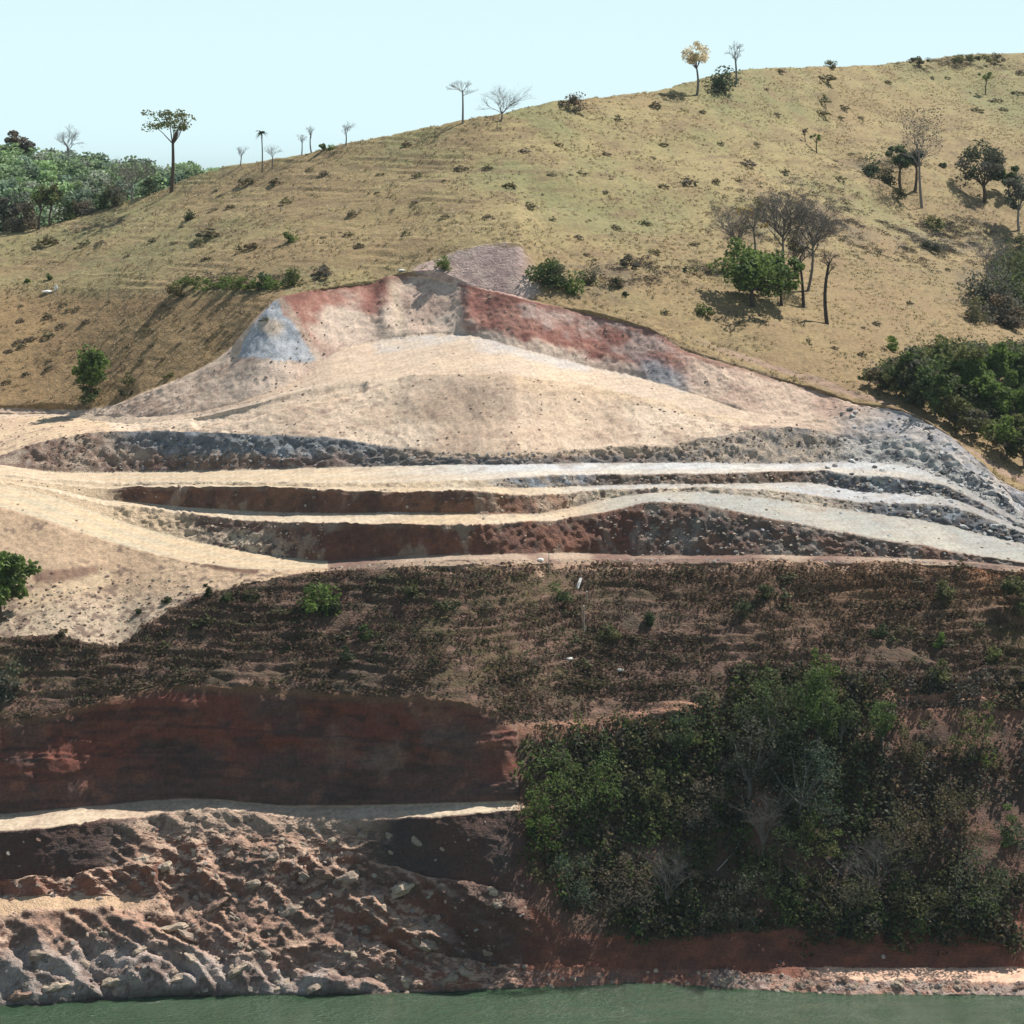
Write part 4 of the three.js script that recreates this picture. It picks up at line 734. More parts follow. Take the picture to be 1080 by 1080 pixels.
S(1030, 960, 880, 80, { wild: 1, ls: 0.26, per: 64, c: 'grey', c2: 'mid', n: 34 }, 'dense grey-green bush low on the right bank');
S(970, 968, 905, 60, { wild: 1, ls: 0.26, per: 64, c: 'deep', c2: 'olive', n: 27 }, 'dark bush left of the dense grey-green one above the sand terrace');
S(1030, 800, 740, 60, { wild: 1, ls: 0.26, per: 64, c: 'olive', c2: 'bright', n: 23 }, 'olive bush at the right end of the upper path');
S(960, 800, 755, 40, { wild: 1, ls: 0.26, per: 64, c: 'olive', c2: 'dry', n: 20 }, 'low olive bush just right of the round-headed tree top');
T(800, 905, 800, 40, { kind: 'bare', bark: 'grey', fork: 0.15, depth: 4, limbs: 7, tr: 0.01, name: 'bare_tree' }, 'pale leafless shrub tree in the dark middle of the bank');
T(925, 950, 860, 46, { kind: 'bare', bark: 'grey', fork: 0.12, depth: 4, limbs: 7, tr: 0.01, name: 'bare_tree' }, 'grey leafless shrub tree low on the right bank');
T(705, 960, 870, 46, { kind: 'bare', bark: 'grey', fork: 0.12, depth: 4, limbs: 7, tr: 0.01, name: 'bare_tree' }, 'grey leafless shrub tree low on the left bank');

// right-hand wood, the trees one can tell apart
const WOOD = [[1003, 420, 347, 56, 'mid', 'olive', 'olive topped tree at the back left of the right-hand wood'], [965, 425, 362, 44, 'grey', 'mid', 'grey-green tree at the left end of the right-hand wood'], [945, 430, 385, 40, 'olive', 'deep', 'low dark tree at the far left corner of the right-hand wood'], [985, 440, 385, 46, 'deep', 'mid', 'dark tree in the left middle of the right-hand wood'], [1022, 430, 366, 44, 'fresh', 'mid', 'green tree left of the dark gap in the right-hand wood'],
  [1052, 415, 362, 40, 'mid', 'fresh', 'upright green tree at the back of the right-hand wood'], [1075, 420, 362, 44, 'mid', 'deep', 'green tree at the back right edge of the right-hand wood'], [1040, 450, 398, 50, 'fresh', 'deep', 'full green tree in the centre of the right-hand wood'], [1070, 455, 395, 50, 'mid', 'fresh', 'full green tree at the right edge of the wood centre'], [1000, 455, 412, 44, 'olive', 'mid', 'olive tree in the front middle of the right-hand wood'],
  [970, 452, 415, 40, 'mid', 'grey', 'small green tree in the front left of the right-hand wood'], [1022, 475, 430, 50, 'grey', 'olive', 'grey-brown tree at the front edge of the right-hand wood by the track'], [1062, 486, 432, 54, 'fresh', 'olive', 'yellowish green tree at the front right corner of the wood'], [1080, 495, 450, 40, 'olive', 'deep', 'olive tree cut by the right edge at the wood front'], [925, 415, 390, 30, 'olive', 'dry', 'low shrubby tree at the pasture end of the right-hand wood']];
for (const [x, r0, t, w, c, c2, l] of WOOD) { const r = Math.min(r0, interp(LINES[20].r, x) - 10); T(x, r, Math.min(t, r - 24), w, { c, c2, cb: 0.1, n: 20, per: 90, bark: 'grey' }, l); }

// ---------------------------------------------------------------- the wooded hill beyond, far left
const FARZ = 640;
{
  const nx = 120, nz = 40, pos = [], col = [], idx = [], uv = [];
  const top = px => EYE + (HORIZON - interp([[-400, 176], [-200, 172], [0, 178], [40, 183], [100, 187], [150, 194], [200, 200], [250, 208], [330, 214], [500, 225]], px)) / F * FARZ;
  for (let j = 0; j <= nz; j++) for (let i = 0; i <= nx; i++) {
    const px = -400 + i / nx * 900, t = j / nz; const z = -(470 + t * 330), x = (px - 540) / F * -z * 1.0;
    const tt = t < 0.52 ? t / 0.52 : 1 - (t - 0.52) * 0.5; const y = lerp(55, top(px), Math.sin(clamp(tt) * Math.PI / 2)) + 1.5 * fbm(x / 25, 0, z / 25, 3);
    pos.push(x, y, z); const n = fbm(x / 12, y / 12, z / 12, 3); col.push(...mix([0.06, 0.075, 0.03], [0.2, 0.15, 0.08], clamp(0.3 + n))); uv.push(x, z);
  }
  for (let j = 0; j < nz; j++) for (let i = 0; i < nx; i++) { const a = j * (nx + 1) + i; idx.push(a, a + 1, a + nx + 2, a, a + nx + 2, a + nx + 1); }
  const g = new THREE.BufferGeometry(); g.setAttribute('position', new THREE.Float32BufferAttribute(pos, 3)); g.setAttribute('color', new THREE.Float32BufferAttribute(col, 3)); g.setAttribute('uv', new THREE.Float32BufferAttribute(uv, 2)); g.setIndex(idx); g.computeVertexNormals();
  const m = new THREE.Mesh(g, MAT.grass); m.name = 'hills'; m.userData.kind = 'structure'; m.castShadow = m.receiveShadow = true; scene.add(m);
  const R = rng(77);
  // leafy crown shared by the far wood
  const crown = seed => { const r = rng(seed), s = leafSoup(); for (let c = 0; c < 10; c++) { const a = r() * 6.283, q = Math.sqrt(r()), cy = 0.35 + 0.5 * r(), k = 0.6 + 0.8 * r(); for (let i = 0; i < 26; i++) s.leaf(Math.cos(a) * q * 0.36 + (r() - 0.5) * 0.34, cy + (r() - 0.5) * 0.3, Math.sin(a) * q * 0.36 + (r() - 0.5) * 0.34, 0.10, mul([1, 1, 1], k * (0.7 + 0.6 * r())), r); } return s.build(); };
  const d = new THREE.Object3D(), spots = [];
  for (let n = 0; n < 2200; n++) { const j = 2 + R() * (nz * 0.56), i = R() * nx * 0.88, a = (Math.floor(j) * (nx + 1) + Math.floor(i)) * 3; spots.push([pos[a] + (R() - 0.5) * 6, pos[a + 1] - 0.5, pos[a + 2] + (R() - 0.5) * 6]); }
  for (let v = 0; v < 3; v++) {
    const my = spots.filter((_, i) => i % 3 === v), im = new THREE.InstancedMesh(crown(500 + v), LEAF, my.length);
    my.forEach((p, i) => { const s = 4.5 + 4.5 * R(); d.position.set(...p); d.rotation.y = R() * 6.28; d.scale.set(s * (0.9 + 0.4 * R()), s * (0.8 + 0.3 * R()), s); d.updateMatrix(); im.setMatrixAt(i, d.matrix); const pick = R(), c = pick < 0.45 ? GREEN.mid : pick < 0.68 ? GREEN.fresh : pick < 0.86 ? GREEN.bluish : GREEN.grey; im.setColorAt(i, new THREE.Color().setRGB(...mul(mix(c, [0.18, 0.235, 0.18], 0.45), 1.3 + 0.7 * R()))); });
    im.name = numbered('woodland'); im.userData.kind = 'stuff'; im.castShadow = im.receiveShadow = true; scene.add(im);
    im.userData.label = 'green woodland canopy covering the far hill on the left'; im.userData.category = 'woodland'; im.userData.group = 'woodland on the far hill';
  }
  const far = (px, row, z = FARZ - 6) => V3((px - 540) / F * z, EYE + (HORIZON - row) / F * z, -z);
  T(18, 182, 138, 50, { pos: far(18, 182), c: 'grey', c2: 'dry', cb: 0.3, bark: 'grey', n: 16 }, 'grey-brown domed tree highest on the far left wooded hill');
  T(71, 176, 127, 26, { pos: far(71, 176), kind: 'bare', bark: 'ash', name: 'bare_tree', depth: 4, fork: 0.4 }, 'leafless pale tree sticking out of the far left woodland canopy');
  T(4, 240, 195, 34, { c: 'grey', c2: 'bluish', cb: 0.2, n: 14, pos: at(4, 246).p }, 'grey-blue tree at the left edge where the wood meets the pasture');
  S(24, 245, 212, 38, { c: 'dry', c2: 'grey', n: 14 }, 'brownish dry bush at the left edge of the pasture crest');
  S(88, 218, 194, 34, { c: 'grey', c2: 'dry', n: 12 }, 'greyish dry bush on the crest between the leaning trees and the spreading tree');
  S(122, 210, 184, 30, { c: 'grey', c2: 'olive', n: 10 }, 'pale dry bush on the crest left of the spreading tree');
}

// ---------------------------------------------------------------- small single bushes dotted on the pasture
{
  const R = rng(4242), protos = [];
  const mk = (seed, c, c2, flat) => { const r = rng(seed), s = leafSoup(); for (let i = 0; i < 70; i++) { const a = r() * 6.283, q = Math.sqrt(r()); s.leaf(Math.cos(a) * q * 0.5, 0.05 + (1 - q * q) * r() * flat, Math.sin(a) * q * 0.5, 0.2, mul(mix(GREEN[c], GREEN[c2], r()), 0.6 + 0.6 * r()), r); } const m = new THREE.Mesh(s.build(), LEAF); m.castShadow = m.receiveShadow = true; return m; };
  protos.push(mk(1, 'deep', 'dry', 0.6), mk(2, 'dry', 'grey', 0.55), mk(3, 'olive', 'dry', 0.6), mk(4, 'deep', 'olive', 0.8));
  const put = (px, row, wpx, v, label, group) => { const A = at(px, row), m = protos[v].clone(); m.name = numbered('pasture_bush'); const s = wpx * A.m; m.position.copy(A.p).y -= 0.05; m.rotation.y = R() * 6.28; m.scale.set(s * (0.9 + 0.7 * R()), s * (0.35 + 0.35 * R()), s); tag(m, label, 'bush', group); scene.add(m); };
  const where = (px, row) => px < 250 ? 'on the left pasture below the tall umbrella-crowned tree' : px < 480 ? 'on the pasture below the palm and skyline saplings' : px < 700 ? (row < 215 ? 'on the pasture below the straight leafless skyline tree' : 'on the pasture between purple earth patch and bare grove') : row < 140 ? 'on the top slope below cream tree and crest shrubs' : row < 250 ? 'on the slope around the upper right gully' : 'on the tan slope beside the bright green tree';
  // the darker ones seen in the photograph
  const seen = [[430, 155, 12], [552, 158, 12], [591, 150, 11], [440, 184, 10], [583, 183, 9], [639, 201, 7], [537, 194, 18], [614, 182, 14], [514, 173, 12], [486, 174, 14], [401, 183, 10], [368, 250, 10], [372, 227, 12], [226, 220, 10], [243, 218, 10], [212, 258, 12], [161, 256, 10], [107, 257, 14], [50, 258, 26], [90, 258, 14], [290, 192, 14], [342, 184, 12], [259, 192, 20], [302, 213, 14], [220, 251, 22], [216, 275, 8], [341, 252, 7], [52, 355, 14], [92, 340, 12], [33, 358, 12], [235, 345, 10], [280, 340, 9], [160, 365, 9], [22, 340, 10],
    [869, 86, 20], [868, 108, 18], [891, 113, 11], [908, 123, 9], [866, 121, 18], [887, 123, 10], [822, 78, 10], [808, 95, 8], [936, 87, 10], [999, 82, 8], [983, 82, 7], [1050, 105, 14], [1073, 98, 14], [1030, 118, 14], [1058, 117, 12], [1076, 78, 12], [886, 188, 18], [830, 176, 14], [799, 150, 9], [726, 191, 20], [755, 192, 12], [779, 190, 9], [960, 318, 10], [925, 339, 12], [1000, 283, 8], [1012, 300, 9], [732, 255, 12], [790, 172, 20], [700, 195, 14], [680, 230, 14], [650, 240, 12], [610, 250, 10], [690, 268, 12], [725, 289, 18], [780, 345, 12], [880, 365, 10], [910, 372, 12], [700, 330, 10], [560, 215, 14], [515, 230, 12], [470, 230, 12], [430, 250, 10], [380, 265, 14], [640, 160, 10], [700, 150, 12], [760, 150, 10], [690, 115, 14], [820, 120, 10], [740, 120, 9], [650, 125, 8]];
  seen.forEach(([x, y, w], i) => put(x, y, w, i % 4, 'small dark bush ' + where(x, y), 'small bushes ' + where(x, y)));
  for (let n = 0; n < 34; n++) { const px = 20 + R() * 1050, row = interp(LINES[22].r, px) + 8 + R() * (interp(LINES[20].r, px) - interp(LINES[22].r, px) - 14); put(px, row, 4 + 5 * R(), Math.floor(R() * 4), 'tiny low bush ' + where(px, row), 'tiny bushes ' + where(px, row)); }
  for (let n = 0; n < 40; n++) { const px = 5 + R() * 270, row = 318 + R() * 100; if (row > interp(LINES[19].r, px) - 6) continue; put(px, row, 5 + 6 * R(), Math.floor(R() * 3), ...(q => ['small dark bush on the brown slope ' + q, 'small bushes on the brown slope ' + q])(row < 360 ? 'just under its brow left of the cut' : px < 110 ? 'around the single round green tree' : 'beside the left rim of the cut')); }
  for (let n = 0; n < 70; n++) { const px = 150 + R() * 925, row = interp(LINES[7].r, px) + 8 + R() * 130; if (row > interp(LINES[6].r, px) - 6) continue; put(px, row, 8 + 10 * R(), R() < 0.6 ? 3 : 0, ...(q => ['small dark bush among low scrub ' + q, 'small bushes ' + q])(px < 420 ? (row < 665 ? 'around the spiky green bush' : 'just above the earth cliff') : px < 700 ? (row < 670 ? 'around the white board and pale stakes' : 'above the reddish path') : row < 665 ? 'under the right part of the lower bench face' : 'above the bank thicket')); }
}

// ---------------------------------------------------------------- stuff: grass, scrub, thicket, rubble
function scatter(name, geo, mat, kmin, kmax, density, fn, seed, label, category, max = 90000) {
  const R = rng(seed), M = [], K = [], d = new THREE.Object3D();
  eachCell(kmin, kmax, (area, i, j, k, px, row, p, a) => {
    let n = area * density * fn.w(px, row, k, Pd[a], Pd[a + 1], Pd[a + 2]); n = Math.floor(n) + (R() < n % 1 ? 1 : 0);
    for (; n > 0 && M.length < max; n--) { const q = p(R(), R()); d.position.copy(q); fn.set(d, R, px, row, k); d.updateMatrix(); M.push(d.matrix.clone()); K.push(fn.color(R, px, row, k, q)); }
  });
  const im = new THREE.InstancedMesh(geo, mat, M.length);
  M.forEach((m, i) => { im.setMatrixAt(i, m); im.setColorAt(i, new THREE.Color().setRGB(...K[i])); });
  im.name = numbered(name); im.userData.kind = 'stuff'; im.userData.label = label; im.userData.category = category; im.castShadow = im.receiveShadow = true; scene.add(im);
  console.log(name, M.length); return im;
}
function tuftGeo(seed, blades, h, w) { const r = rng(seed), pos = [], nor = [], col = []; for (let i = 0; i < blades; i++) { const a = r() * 6.283, q = r() * w, x = Math.cos(a) * q, z = Math.sin(a) * q, l = h * (0.6 + 0.5 * r()), b = r() * 6.283, s = 0.05 + 0.04 * r(); const tx = x + Math.cos(a) * l * 0.5, tz = z + Math.sin(a) * l * 0.5; pos.push(x - Math.cos(b) * s, 0, z - Math.sin(b) * s, x + Math.cos(b) * s, 0, z + Math.sin(b) * s, tx, l, tz); for (let k = 0; k < 3; k++) { nor.push(0, 1, 0); const f = 0.75 + 0.5 * r(); col.push(f, f, f); } } const g = new THREE.BufferGeometry(); g.setAttribute('position', new THREE.Float32BufferAttribute(pos, 3)); g.setAttribute('normal', new THREE.Float32BufferAttribute(nor, 3)); g.setAttribute('color', new THREE.Float32BufferAttribute(col, 3)); return g; }
function clumpGeo(seed, n, ls, flat) { const r = rng(seed), s = leafSoup(); for (let i = 0; i < n; i++) { const a = r() * 6.283, q = Math.sqrt(r()); s.leaf(Math.cos(a) * q * 0.5, 0.04 + (1.05 - q * q) * r() * flat, Math.sin(a) * q * 0.5, ls, mul([1, 1, 1], 0.6 + 0.7 * r()), r); } return s.build(); }
scatter('dry_grass', tuftGeo(9, 12, 0.34, 0.35), LEAF, 20, 22, 0.7, {
  w: (px, row, k, x, y, z) => (k === 20 && px > 455 && px < 560 ? 0 : clamp(0.45 + 1.6 * fbm(x / 7, y / 5, z / 7, 3))),
  set: (d, R) => { const s = 0.7 + 0.8 * R(); d.rotation.set(0, R() * 6.28, 0); d.scale.set(s, s, s); },
  color: (R, px, row, k) => mul(mix(k === 20 && px < 300 ? [0.27, 0.165, 0.075] : R() < 0.5 ? C.straw : C.tan, C.olive, R() * 0.6), 0.75 + 0.5 * R()),
}, 21, 'dry tawny grass tufts covering the pasture', 'grass');
scatter('dry_brush', clumpGeo(37, 26, 0.16, 0.55), LEAF, 20, 22, 1.5, {
  w: (px, row, k, x, y, z) => { let m = 0; for (const [cx, cy, rx, ry, q] of [[985, 255, 70, 26, 1], [1000, 240, 40, 12, 1], [835, 235, 80, 40, 0.75], [880, 250, 40, 30, 0.7], [660, 290, 45, 26, 0.8], [925, 172, 46, 14, 0.8], [1000, 68, 60, 8, 0.8], [700, 292, 60, 14, 0.5], [280, 296, 80, 10, 0.5]]) { const d = Math.hypot((px - cx) / rx, (row - cy) / ry); m = Math.max(m, q * clamp(1.3 - d)); } return m * clamp(0.2 + 2.2 * fbm(x / 6, y / 2.2, z / 6, 3)); },
  set: (d, R) => { const s = 0.8 + 1.2 * R(); d.rotation.set(0, R() * 6.28, 0); d.scale.set(s * 1.5, s * 0.8, s); },
  color: (R) => mul([[0.085, 0.075, 0.066], [0.11, 0.08, 0.058], [0.075, 0.078, 0.05]][Math.floor(R() * 3)], 0.7 + 0.5 * R()),
}, 26, 'grey brown dry brush in patches on the upper hillside', 'brush');
scatter('low_scrub', clumpGeo(31, 16, 0.24, 0.5), LEAF, 7, 7, 3.4, {
  w: (px, row, k, x, y, z) => { const w = y + 1.1 * fbm(x / 16, y / 9, z / 16, 3), s = Math.sin(w * 2 * Math.PI / 1.15); const path = distLine(px, row, [[520, 772], [580, 768], [640, 762], [700, 748]]) < 9 ? 0.1 : 1; return path * clamp(0.42 + 0.5 * s * clamp(0.5 + noise(x / 12, y / 4, 3)) + 1.1 * fbm(x / 7, y / 3, z / 7, 3)); },
  set: (d, R) => { const s = 0.6 + 0.9 * R(); d.rotation.set(0, R() * 6.28, 0); d.scale.set(s * 1.5, s * (0.7 + 0.4 * R()), s); },
  color: (R, px, row) => { const t = R(); const c = t < 0.22 ? [0.095, 0.082, 0.045] : t < 0.82 ? [0.135, 0.084, 0.062] : t < 0.92 ? [0.09, 0.09, 0.045] : [0.22, 0.155, 0.115]; return mul(mix(c, [0.14, 0.085, 0.05], sst(600, 950, px) * sst(720, 620, row) * 0.6), 0.85 + 0.6 * R()); },
}, 22, 'low dark scrub growing in rows along the terraced lower slope', 'scrub');
scatter('scrub_mounds', clumpGeo(47, 60, 0.13, 0.55), LEAF, 7, 7, 0.16, {
  w: (px, row, k, x, y, z) => clamp(0.3 + 2 * fbm(x / 10, y / 3, z / 10, 3)) * (0.25 + 0.75 * sst(640, 720, row) + 0.5 * sst(760, 900, px)) * (distLine(px, row, [[520, 772], [580, 768], [640, 762], [700, 748]]) < 9 ? 0 : 1),
  set: (d, R) => { const s = 1.4 + 1.6 * R(); d.rotation.set(0, (R() - 0.5) * 0.8, 0); d.scale.set(s * 1.7, s * 0.75, s); },
  color: (R) => mul(mix([0.085, 0.078, 0.036], [0.105, 0.072, 0.048], R()), 0.7 + 0.5 * R()),
}, 23, 'rounded dark scrub mounds on the lower part of the terraced slope', 'scrub');
for (let v = 0; v < 3; v++) scatter('bank_thicket', clumpGeo(61 + v, 46, 0.16, 0.9), LEAF, 3, 7, 0.55, {
  w: (px, row, k, x, y, z) => { if (px < 545) return 0; if (k === 7) return row > 715 && px > 690 ? 0.35 * clamp(0.5 + 1.4 * fbm(x / 11, y / 9, z / 11, 3)) * sst(690, 800, px) : 0; let d = clamp(0.5 + 1.4 * fbm(x / 11, y / 9, z / 11, 3)); if (k === 3) d = clamp(d * 1.7 - 0.75) * sst(1012, 975, row); if (row < 790) d *= 0.5; if (row < 890) d *= lerp(1, 0.4, sst(880, 960, px)); return d * 1.1 * sst(540, 585, px + 40 * noise(x / 3, y / 3, z)); },
  set: (d, R) => { const s = 1.6 + 1.9 * R(); d.rotation.set(0, R() * 6.28, 0); d.scale.set(s, s * (0.7 + 0.5 * R()), s); },
  color: (R, px, row) => { const t = R(), c = [[GREEN.deep, GREEN.mid, GREEN.olive], [GREEN.grey, GREEN.olive, GREEN.dry], [GREEN.mid, GREEN.fresh, GREEN.deep]][v][Math.floor(t * 3)]; return mul(mix(c, R() < 0.5 ? GREEN.dry : GREEN.grey, clamp(0.25 * R() + sst(870, 980, px) * sst(930, 880, row) * (0.4 + 0.6 * R()) + 0.3 * sst(900, 1050, px) * R())), 0.5 + 0.9 * R() * R()); },
}, 70 + v, ['dark green tangled bushes covering the river bank', 'grey and brown dry bushes mixed in the river bank thicket', 'fresher green growth in the river bank thicket'][v], 'thicket');
for (let v = 0; v < 2; v++) scatter('wood_undergrowth', clumpGeo(81 + v, 46, 0.17, 0.8), LEAF, 20, 22, 0.2, {
  w: (px, row) => inPoly(px, row, [[905, 402], [940, 382], [985, 365], [1140, 372], [1140, 488], [1075, 482], [1020, 458], [960, 428]]) ? 1 : inPoly(px, row, [[1022, 338], [1040, 290], [1060, 255], [1140, 240], [1140, 350]]) ? 0.8 : 0,
  set: (d, R) => { const s = 1.8 + 2.2 * R(); d.rotation.set(0, R() * 6.28, 0); d.scale.set(s, s * 0.8, s); },
  color: (R) => mul([[GREEN.deep, GREEN.mid], [GREEN.olive, GREEN.grey]][v][R() < 0.5 ? 0 : 1], 0.7 + 0.6 * R()),
}, 90 + v, ['dark green undergrowth between the trees of the right-hand wood', 'olive and grey undergrowth along the edge of the right-hand wood'][v], 'undergrowth');

// ---------------------------------------------------------------- stones
function stoneGeo(seed, detail, flat) {
  const g = new THREE.IcosahedronGeometry(0.5, detail), p = g.attributes.position, v = new THREE.Vector3(), col = [];
  for (let i = 0; i < p.count; i++) { v.fromBufferAttribute(p, i); const n = 1 + 0.42 * noise(v.x * 2.6 + seed, v.y * 2.6, v.z * 2.6) + 0.24 * noise(v.x * 6 + seed, v.y * 6, v.z * 6); p.setXYZ(i, v.x * n * 1.1, v.y * n * flat, v.z * n); }
  g.computeVertexNormals(); const nn = g.attributes.position.count; for (let i = 0; i < nn; i++) col.push(1, 1, 1); g.setAttribute('color', new THREE.Float32BufferAttribute(col, 3)); return g;
}
const STONE = new THREE.MeshStandardMaterial({ vertexColors: true, roughness: 0.95, bumpMap: scaled(bumpTex, 0.5), bumpScale: 0.06 });
const stoneSet = (lo, hi, p = 2) => (d, R) => { const s = lo + (hi - lo) * Math.pow(R(), p); d.rotation.set(R() * 0.6, R() * 6.28, R() * 0.6); d.scale.set(s * (0.8 + 0.5 * R()), s * (0.6 + 0.4 * R()), s); };
const rockCol = (R) => { const t = R(); return mul(t < 0.4 ? [0.42, 0.32, 0.24] : t < 0.65 ? [0.34, 0.29, 0.255] : t < 0.85 ? [0.22, 0.13, 0.095] : [0.12, 0.1, 0.095], 0.75 + 0.5 * R()); };
scatter('rubble', stoneGeo(3, 1, 0.7), STONE, 1, 4, 0.8, { w: (px, row, k, x, y, z) => (px < 560 ? (k === 4 && (px > 400 || px < 120) ? 0.15 : k === 2 && px < 150 ? 0.1 : clamp(0.5 + 1.5 * fbm(x / 6, y / 5, z / 6, 3))) : k === 1 ? (px > 700 ? 2.2 : 1.2) : k === 3 && px > 620 ? 0.05 : k === 2 && px > 860 ? 0.06 : 0), set: stoneSet(0.15, 0.8, 2.8), color: rockCol }, 31, 'loose broken stones covering the rocky river bank', 'rubble');
scatter('rubble', stoneGeo(8, 1, 0.7), STONE, 16, 16, 1.8, { w: (px, row, k, x, y, z) => (px < 20 ? 0.1 : clamp(0.55 + 1.4 * fbm(x / 5, y / 4, z / 5, 3))), set: stoneSet(0.18, 0.7, 2.4), color: (R, px) => { const t = R(), b = sst(90, 160, px) * sst(720, 480, px); return mul(mix(t < 0.5 ? [0.36, 0.27, 0.2] : [0.17, 0.11, 0.085], t < 0.35 ? [0.34, 0.36, 0.38] : [0.11, 0.11, 0.12], Math.max(b, sst(840, 920, px))), 0.75 + 0.5 * R()); } }, 32, 'dark angular stones on the face above the haul road', 'rubble');
scatter('rubble', stoneGeo(12, 1, 0.7), STONE, 8, 14, 0.9, { w: (px, row, k) => k === 8 ? (px < 345 ? sst(595, 640, row) * 1.5 : 1.3) : k === 10 ? (px < 340 ? sst(180, 240, px) * 2 : px > 640 ? 1.2 : 0.15) : k === 12 ? (px < 560 ? 0.2 : 1.2) : k === 14 ? (px > 520 ? 1.4 : 0) : k === 11 || k === 13 ? 0.06 : 0.02, set: stoneSet(0.15, 0.6, 2.4), color: (R, px) => { const t = R(); return mul(t < 0.5 ? [0.46, 0.37, 0.28] : t < 0.75 ? [0.15, 0.085, 0.06] : mix([0.3, 0.22, 0.17], [0.36, 0.37, 0.38], sst(500, 900, px)), 0.75 + 0.5 * R()); } }, 33, 'loose stones strewn over the lower benches and the sandy slope', 'rubble');
scatter('rubble', stoneGeo(21, 1, 0.75), STONE, 12, 18, 0.9, { w: (px, row, k, x, y, z) => sst(850, 910, px) * (k === 13 || k === 15 ? 0.15 : clamp(0.3 + 2.2 * fbm(x / 5, y / 3, z / 5, 3))), set: stoneSet(0.25, 1.3, 2.2), color: (R) => { const t = R(); return mul(t < 0.4 ? [0.50, 0.49, 0.48] : t < 0.6 ? [0.40, 0.36, 0.31] : [0.12, 0.12, 0.125], 0.75 + 0.45 * R()); } }, 36, 'jumbled grey and white blasted rock at the right end of the benches', 'rubble');
scatter('clods', stoneGeo(15, 1, 0.6), STONE, 17, 19, 0.35, { w: (px, row, k, x, y, z) => k === 18 ? (px < 330 || px > 800 ? 0.8 : 0.05) : clamp(0.5 + 1.6 * fbm(x / 6, y / 5, z / 6, 3)), set: stoneSet(0.12, 0.5, 2.4), color: (R, px, row, k) => mul(R() < 0.6 ? [0.40, 0.31, 0.235] : [0.19, 0.13, 0.105], 0.7 + 0.6 * R()) }, 34, 'clods and stones on the excavated sandy slope', 'clods');
// boulders large enough to tell apart: parts of the rock bank
{
  const R = rng(909), geos = [0, 1, 2, 3, 4].map(i => stoneGeo(100 + i * 7, 2, 0.62)), mats = [[0.50, 0.39, 0.29], [0.44, 0.34, 0.26], [0.36, 0.27, 0.21], [0.30, 0.19, 0.14]].map(c => new THREE.MeshStandardMaterial({ color: new THREE.Color().setRGB(...c), roughness: 0.95, map: scaled(grainMap, 0.9), bumpMap: scaled(bumpTex, 0.6), bumpScale: 0.12 }));
  const big = [[345, 918, 30, 14], [362, 928, 36, 14], [324, 922, 26, 12], [425, 935, 46, 16], [395, 945, 26, 14], [432, 972, 24, 12], [452, 996, 36, 14], [306, 958, 30, 16], [180, 975, 46, 10], [200, 983, 34, 10], [284, 905, 26, 12], [150, 905, 30, 12], [175, 915, 26, 10], [225, 952, 36, 10], [250, 965, 30, 9], [385, 980, 22, 10], [400, 1030, 26, 12], [430, 1032, 28, 12], [470, 1036, 24, 11], [350, 1020, 26, 10], [300, 1030, 40, 10], [330, 1040, 36, 9], [250, 1022, 40, 9], [190, 1025, 36, 10], [120, 1030, 40, 11], [60, 1040, 34, 12], [20, 1048, 30, 14], [90, 1010, 30, 12], [40, 1005, 34, 14], [150, 1000, 30, 10], [110, 985, 26, 10], [210, 1005, 30, 9], [280, 1000, 30, 9], [372, 1005, 22, 9], [410, 880, 20, 9], [380, 880, 18, 9], [440, 886, 18, 8], [350, 884, 20, 9], [322, 890, 22, 9], [520, 940, 14, 9], [526, 955, 14, 8], [515, 1005, 16, 9], [490, 1030, 20, 9], [240, 890, 24, 9], [270, 880, 26, 9], [205, 900, 22, 9], [265, 935, 24, 9], [330, 945, 24, 10]];
  for (const [x, y, w, h] of big) { const A = at(x, y), m = new THREE.Mesh(geos[Math.floor(R() * 5)], mats[Math.floor(R() * 3.6)]); m.name = 'boulder'; m.position.copy(A.p).addScaledVector(A.n, -0.2 * w * A.m); m.rotation.set(0.2 * (R() - 0.5), 0.8 * (R() - 0.5) + (R() < 0.5 ? 3.14 : 0), -0.35 + 0.4 * (R() - 0.5)); m.scale.set(w * A.m * 0.72, Math.max(h * 1.6, w * 0.42) * A.m, w * A.m * 0.75); m.castShadow = m.receiveShadow = true; GROUND.rock_bank.add(m); }
  const beach = []; for (let i = 0; i < 34; i++) beach.push([700 + R() * 375, 1032 + R() * 12, 5 + R() * R() * 10]);
  for (const [x, y, w] of beach) { const A = at(x, y), m = new THREE.Mesh(geos[Math.floor(R() * 5)], mats[Math.floor(R() * 3.99)]); m.name = 'boulder'; m.position.copy(A.p); m.rotation.set(0.3 * R(), R() * 6, 0.3 * R()); m.scale.set(w * A.m, w * A.m * 0.8, w * A.m * 0.9); m.castShadow = m.receiveShadow = true; GROUND.river_bank.add(m); }
}
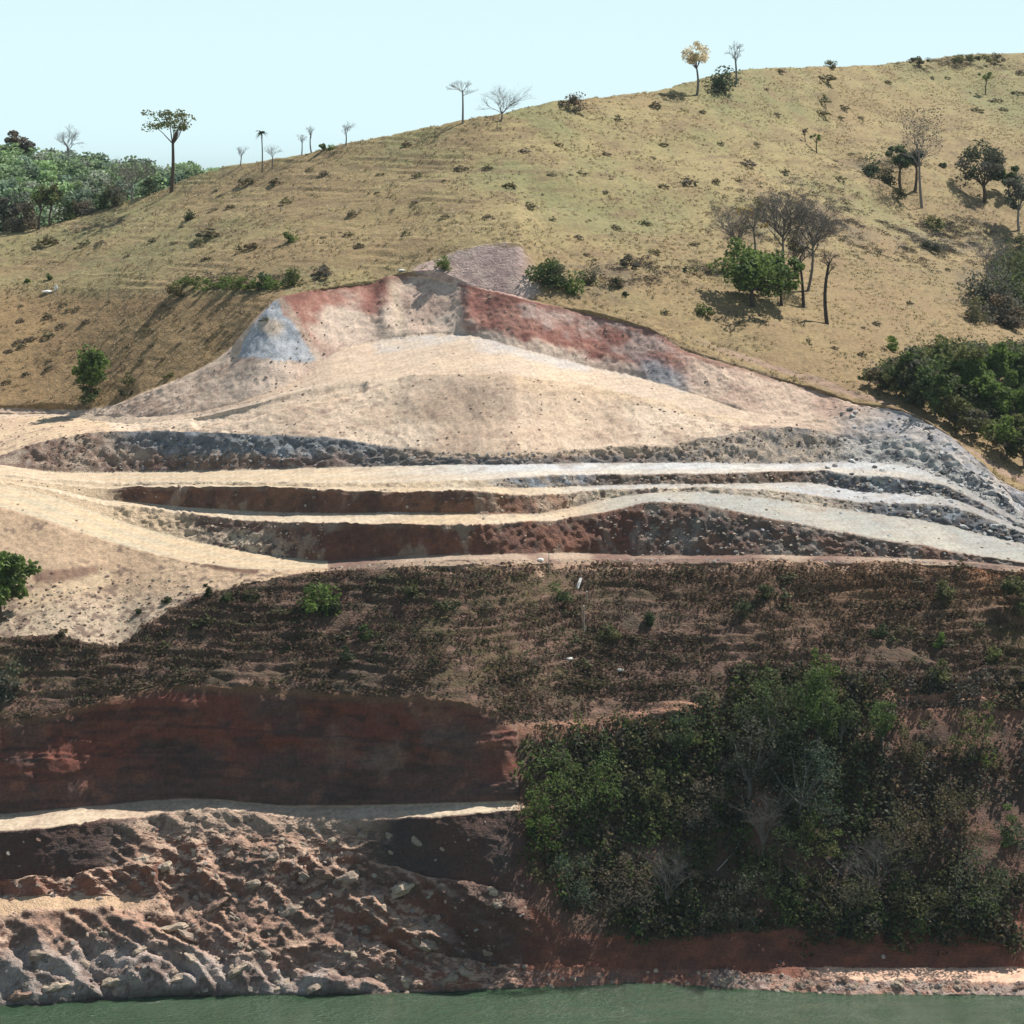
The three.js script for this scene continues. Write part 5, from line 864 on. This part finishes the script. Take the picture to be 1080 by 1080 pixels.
// ---------------------------------------------------------------- small single things
const WHITE = new THREE.MeshStandardMaterial({ color: 0xe8e6e0, roughness: 0.7 }), POST = new THREE.MeshStandardMaterial({ color: new THREE.Color(0.42, 0.38, 0.33), roughness: 0.9, map: scaled(grainMap, 0.7) });
{
  const A = at(609, 621), g = new THREE.Group(); g.name = 'marker_board'; g.position.copy(A.p); scene.add(g);
  const b = new THREE.Shape(); b.moveTo(-0.22, 0); b.lineTo(0.2, 0.02); b.lineTo(0.24, 2.1); b.lineTo(-0.18, 2.0); b.closePath();
  const bg = new THREE.ExtrudeGeometry(b, { depth: 0.05, bevelEnabled: true, bevelSize: 0.015, bevelThickness: 0.015, bevelSegments: 1 }); bg.translate(0, 0.15, 0.05);
  part('board', bg, WHITE, g); part('stake', new THREE.CylinderGeometry(0.04, 0.05, 1.6, 7).translate(0, 0.6, 0), POST, g); g.rotation.set(-0.75, 0, -0.3);
  tag(g, 'small white board leaning to the right on the scrub below the bench', 'marker board');
  const stake = (x, r, t, label, s = 1) => { const B = at(x, r), h = (r - t) * B.m, q = new THREE.Group(); q.name = numbered('survey_stake'); q.position.copy(B.p); scene.add(q); part('post', new THREE.CylinderGeometry(0.055 * s, 0.075 * s, h, 8).translate(0, h / 2, 0), POST, q); part('cap', new THREE.CylinderGeometry(0.08 * s, 0.08 * s, 0.12, 8).translate(0, h, 0), WHITE, q); q.rotation.z = 0.02; tag(q, label, 'stake'); };
  stake(616, 672, 640, 'taller thin pale stake standing on the scrub slope below the white board', 1.3);
  stake(580, 602, 584, 'thin pale stake at the foot of the dark bench face', 1.1);
  stake(619, 634, 624, 'very short pale stake between the white board and the taller stake', 1.3);
  const rag = (x, r, w, h, label) => { const B = at(x, r), G = new THREE.IcosahedronGeometry(0.5, 2), p = G.attributes.position; for (let i = 0; i < p.count; i++) { const f = 1 + 0.35 * noise(p.getX(i) * 4 + x, p.getY(i) * 4, p.getZ(i) * 4); p.setXYZ(i, p.getX(i) * f, p.getY(i) * f, p.getZ(i) * f); } G.computeVertexNormals(); const m = new THREE.Mesh(G, WHITE); m.name = numbered('white_stone'); m.position.copy(B.p).y += h * B.m * 0.4; m.scale.set(w * B.m, h * B.m, w * B.m * 0.7); m.castShadow = m.receiveShadow = true; tag(m, label, 'stone'); scene.add(m); };
  rag(59, 306, 4, 7, 'upright small white stone on the left pasture above the brown slope');
  rag(50, 309, 10, 3, 'flat white stone lying left of the upright white one on the pasture');
  rag(424, 287, 8, 3, 'white stone on the grass edge above the red cut');
  rag(570, 592, 7, 4, 'white stone on the gravel ledge left of the thin stake');
  rag(654, 707, 8, 3, 'flat white stone on the lower scrub slope under the stakes');
  rag(600, 697, 7, 3, 'flat pale stone on the lower scrub slope left of the flat white one');
  const log = (x0, r0, x1, r1, r, label) => { const a = at(x0, r0), b = at(x1, r1), w = wood(), q = rng(x0); const o = a.p.clone(); w.limb(V3(0, 0.3, 0), b.p.clone().sub(o).add(V3(0, 0.6, 0.4)), r, r * 0.5, BARKS.pale.map(v => v * 1.5), 6, 5, 0.12, q); const m = new THREE.Mesh(w.build(), BARK); m.name = numbered('fallen_branch'); m.position.copy(o); m.castShadow = m.receiveShadow = true; tag(m, label, 'branch'); scene.add(m); };
  log(640, 780, 633, 764, 0.12, 'pale bare branch leaning beside the reddish path above the bank');
  log(858, 892, 905, 940, 0.10, 'long pale fallen branch slanting down through the bank thicket');
  log(756, 920, 785, 884, 0.09, 'thin pale branch slanting up left of the dark bank bush');
}
renderer.render(scene, camera);
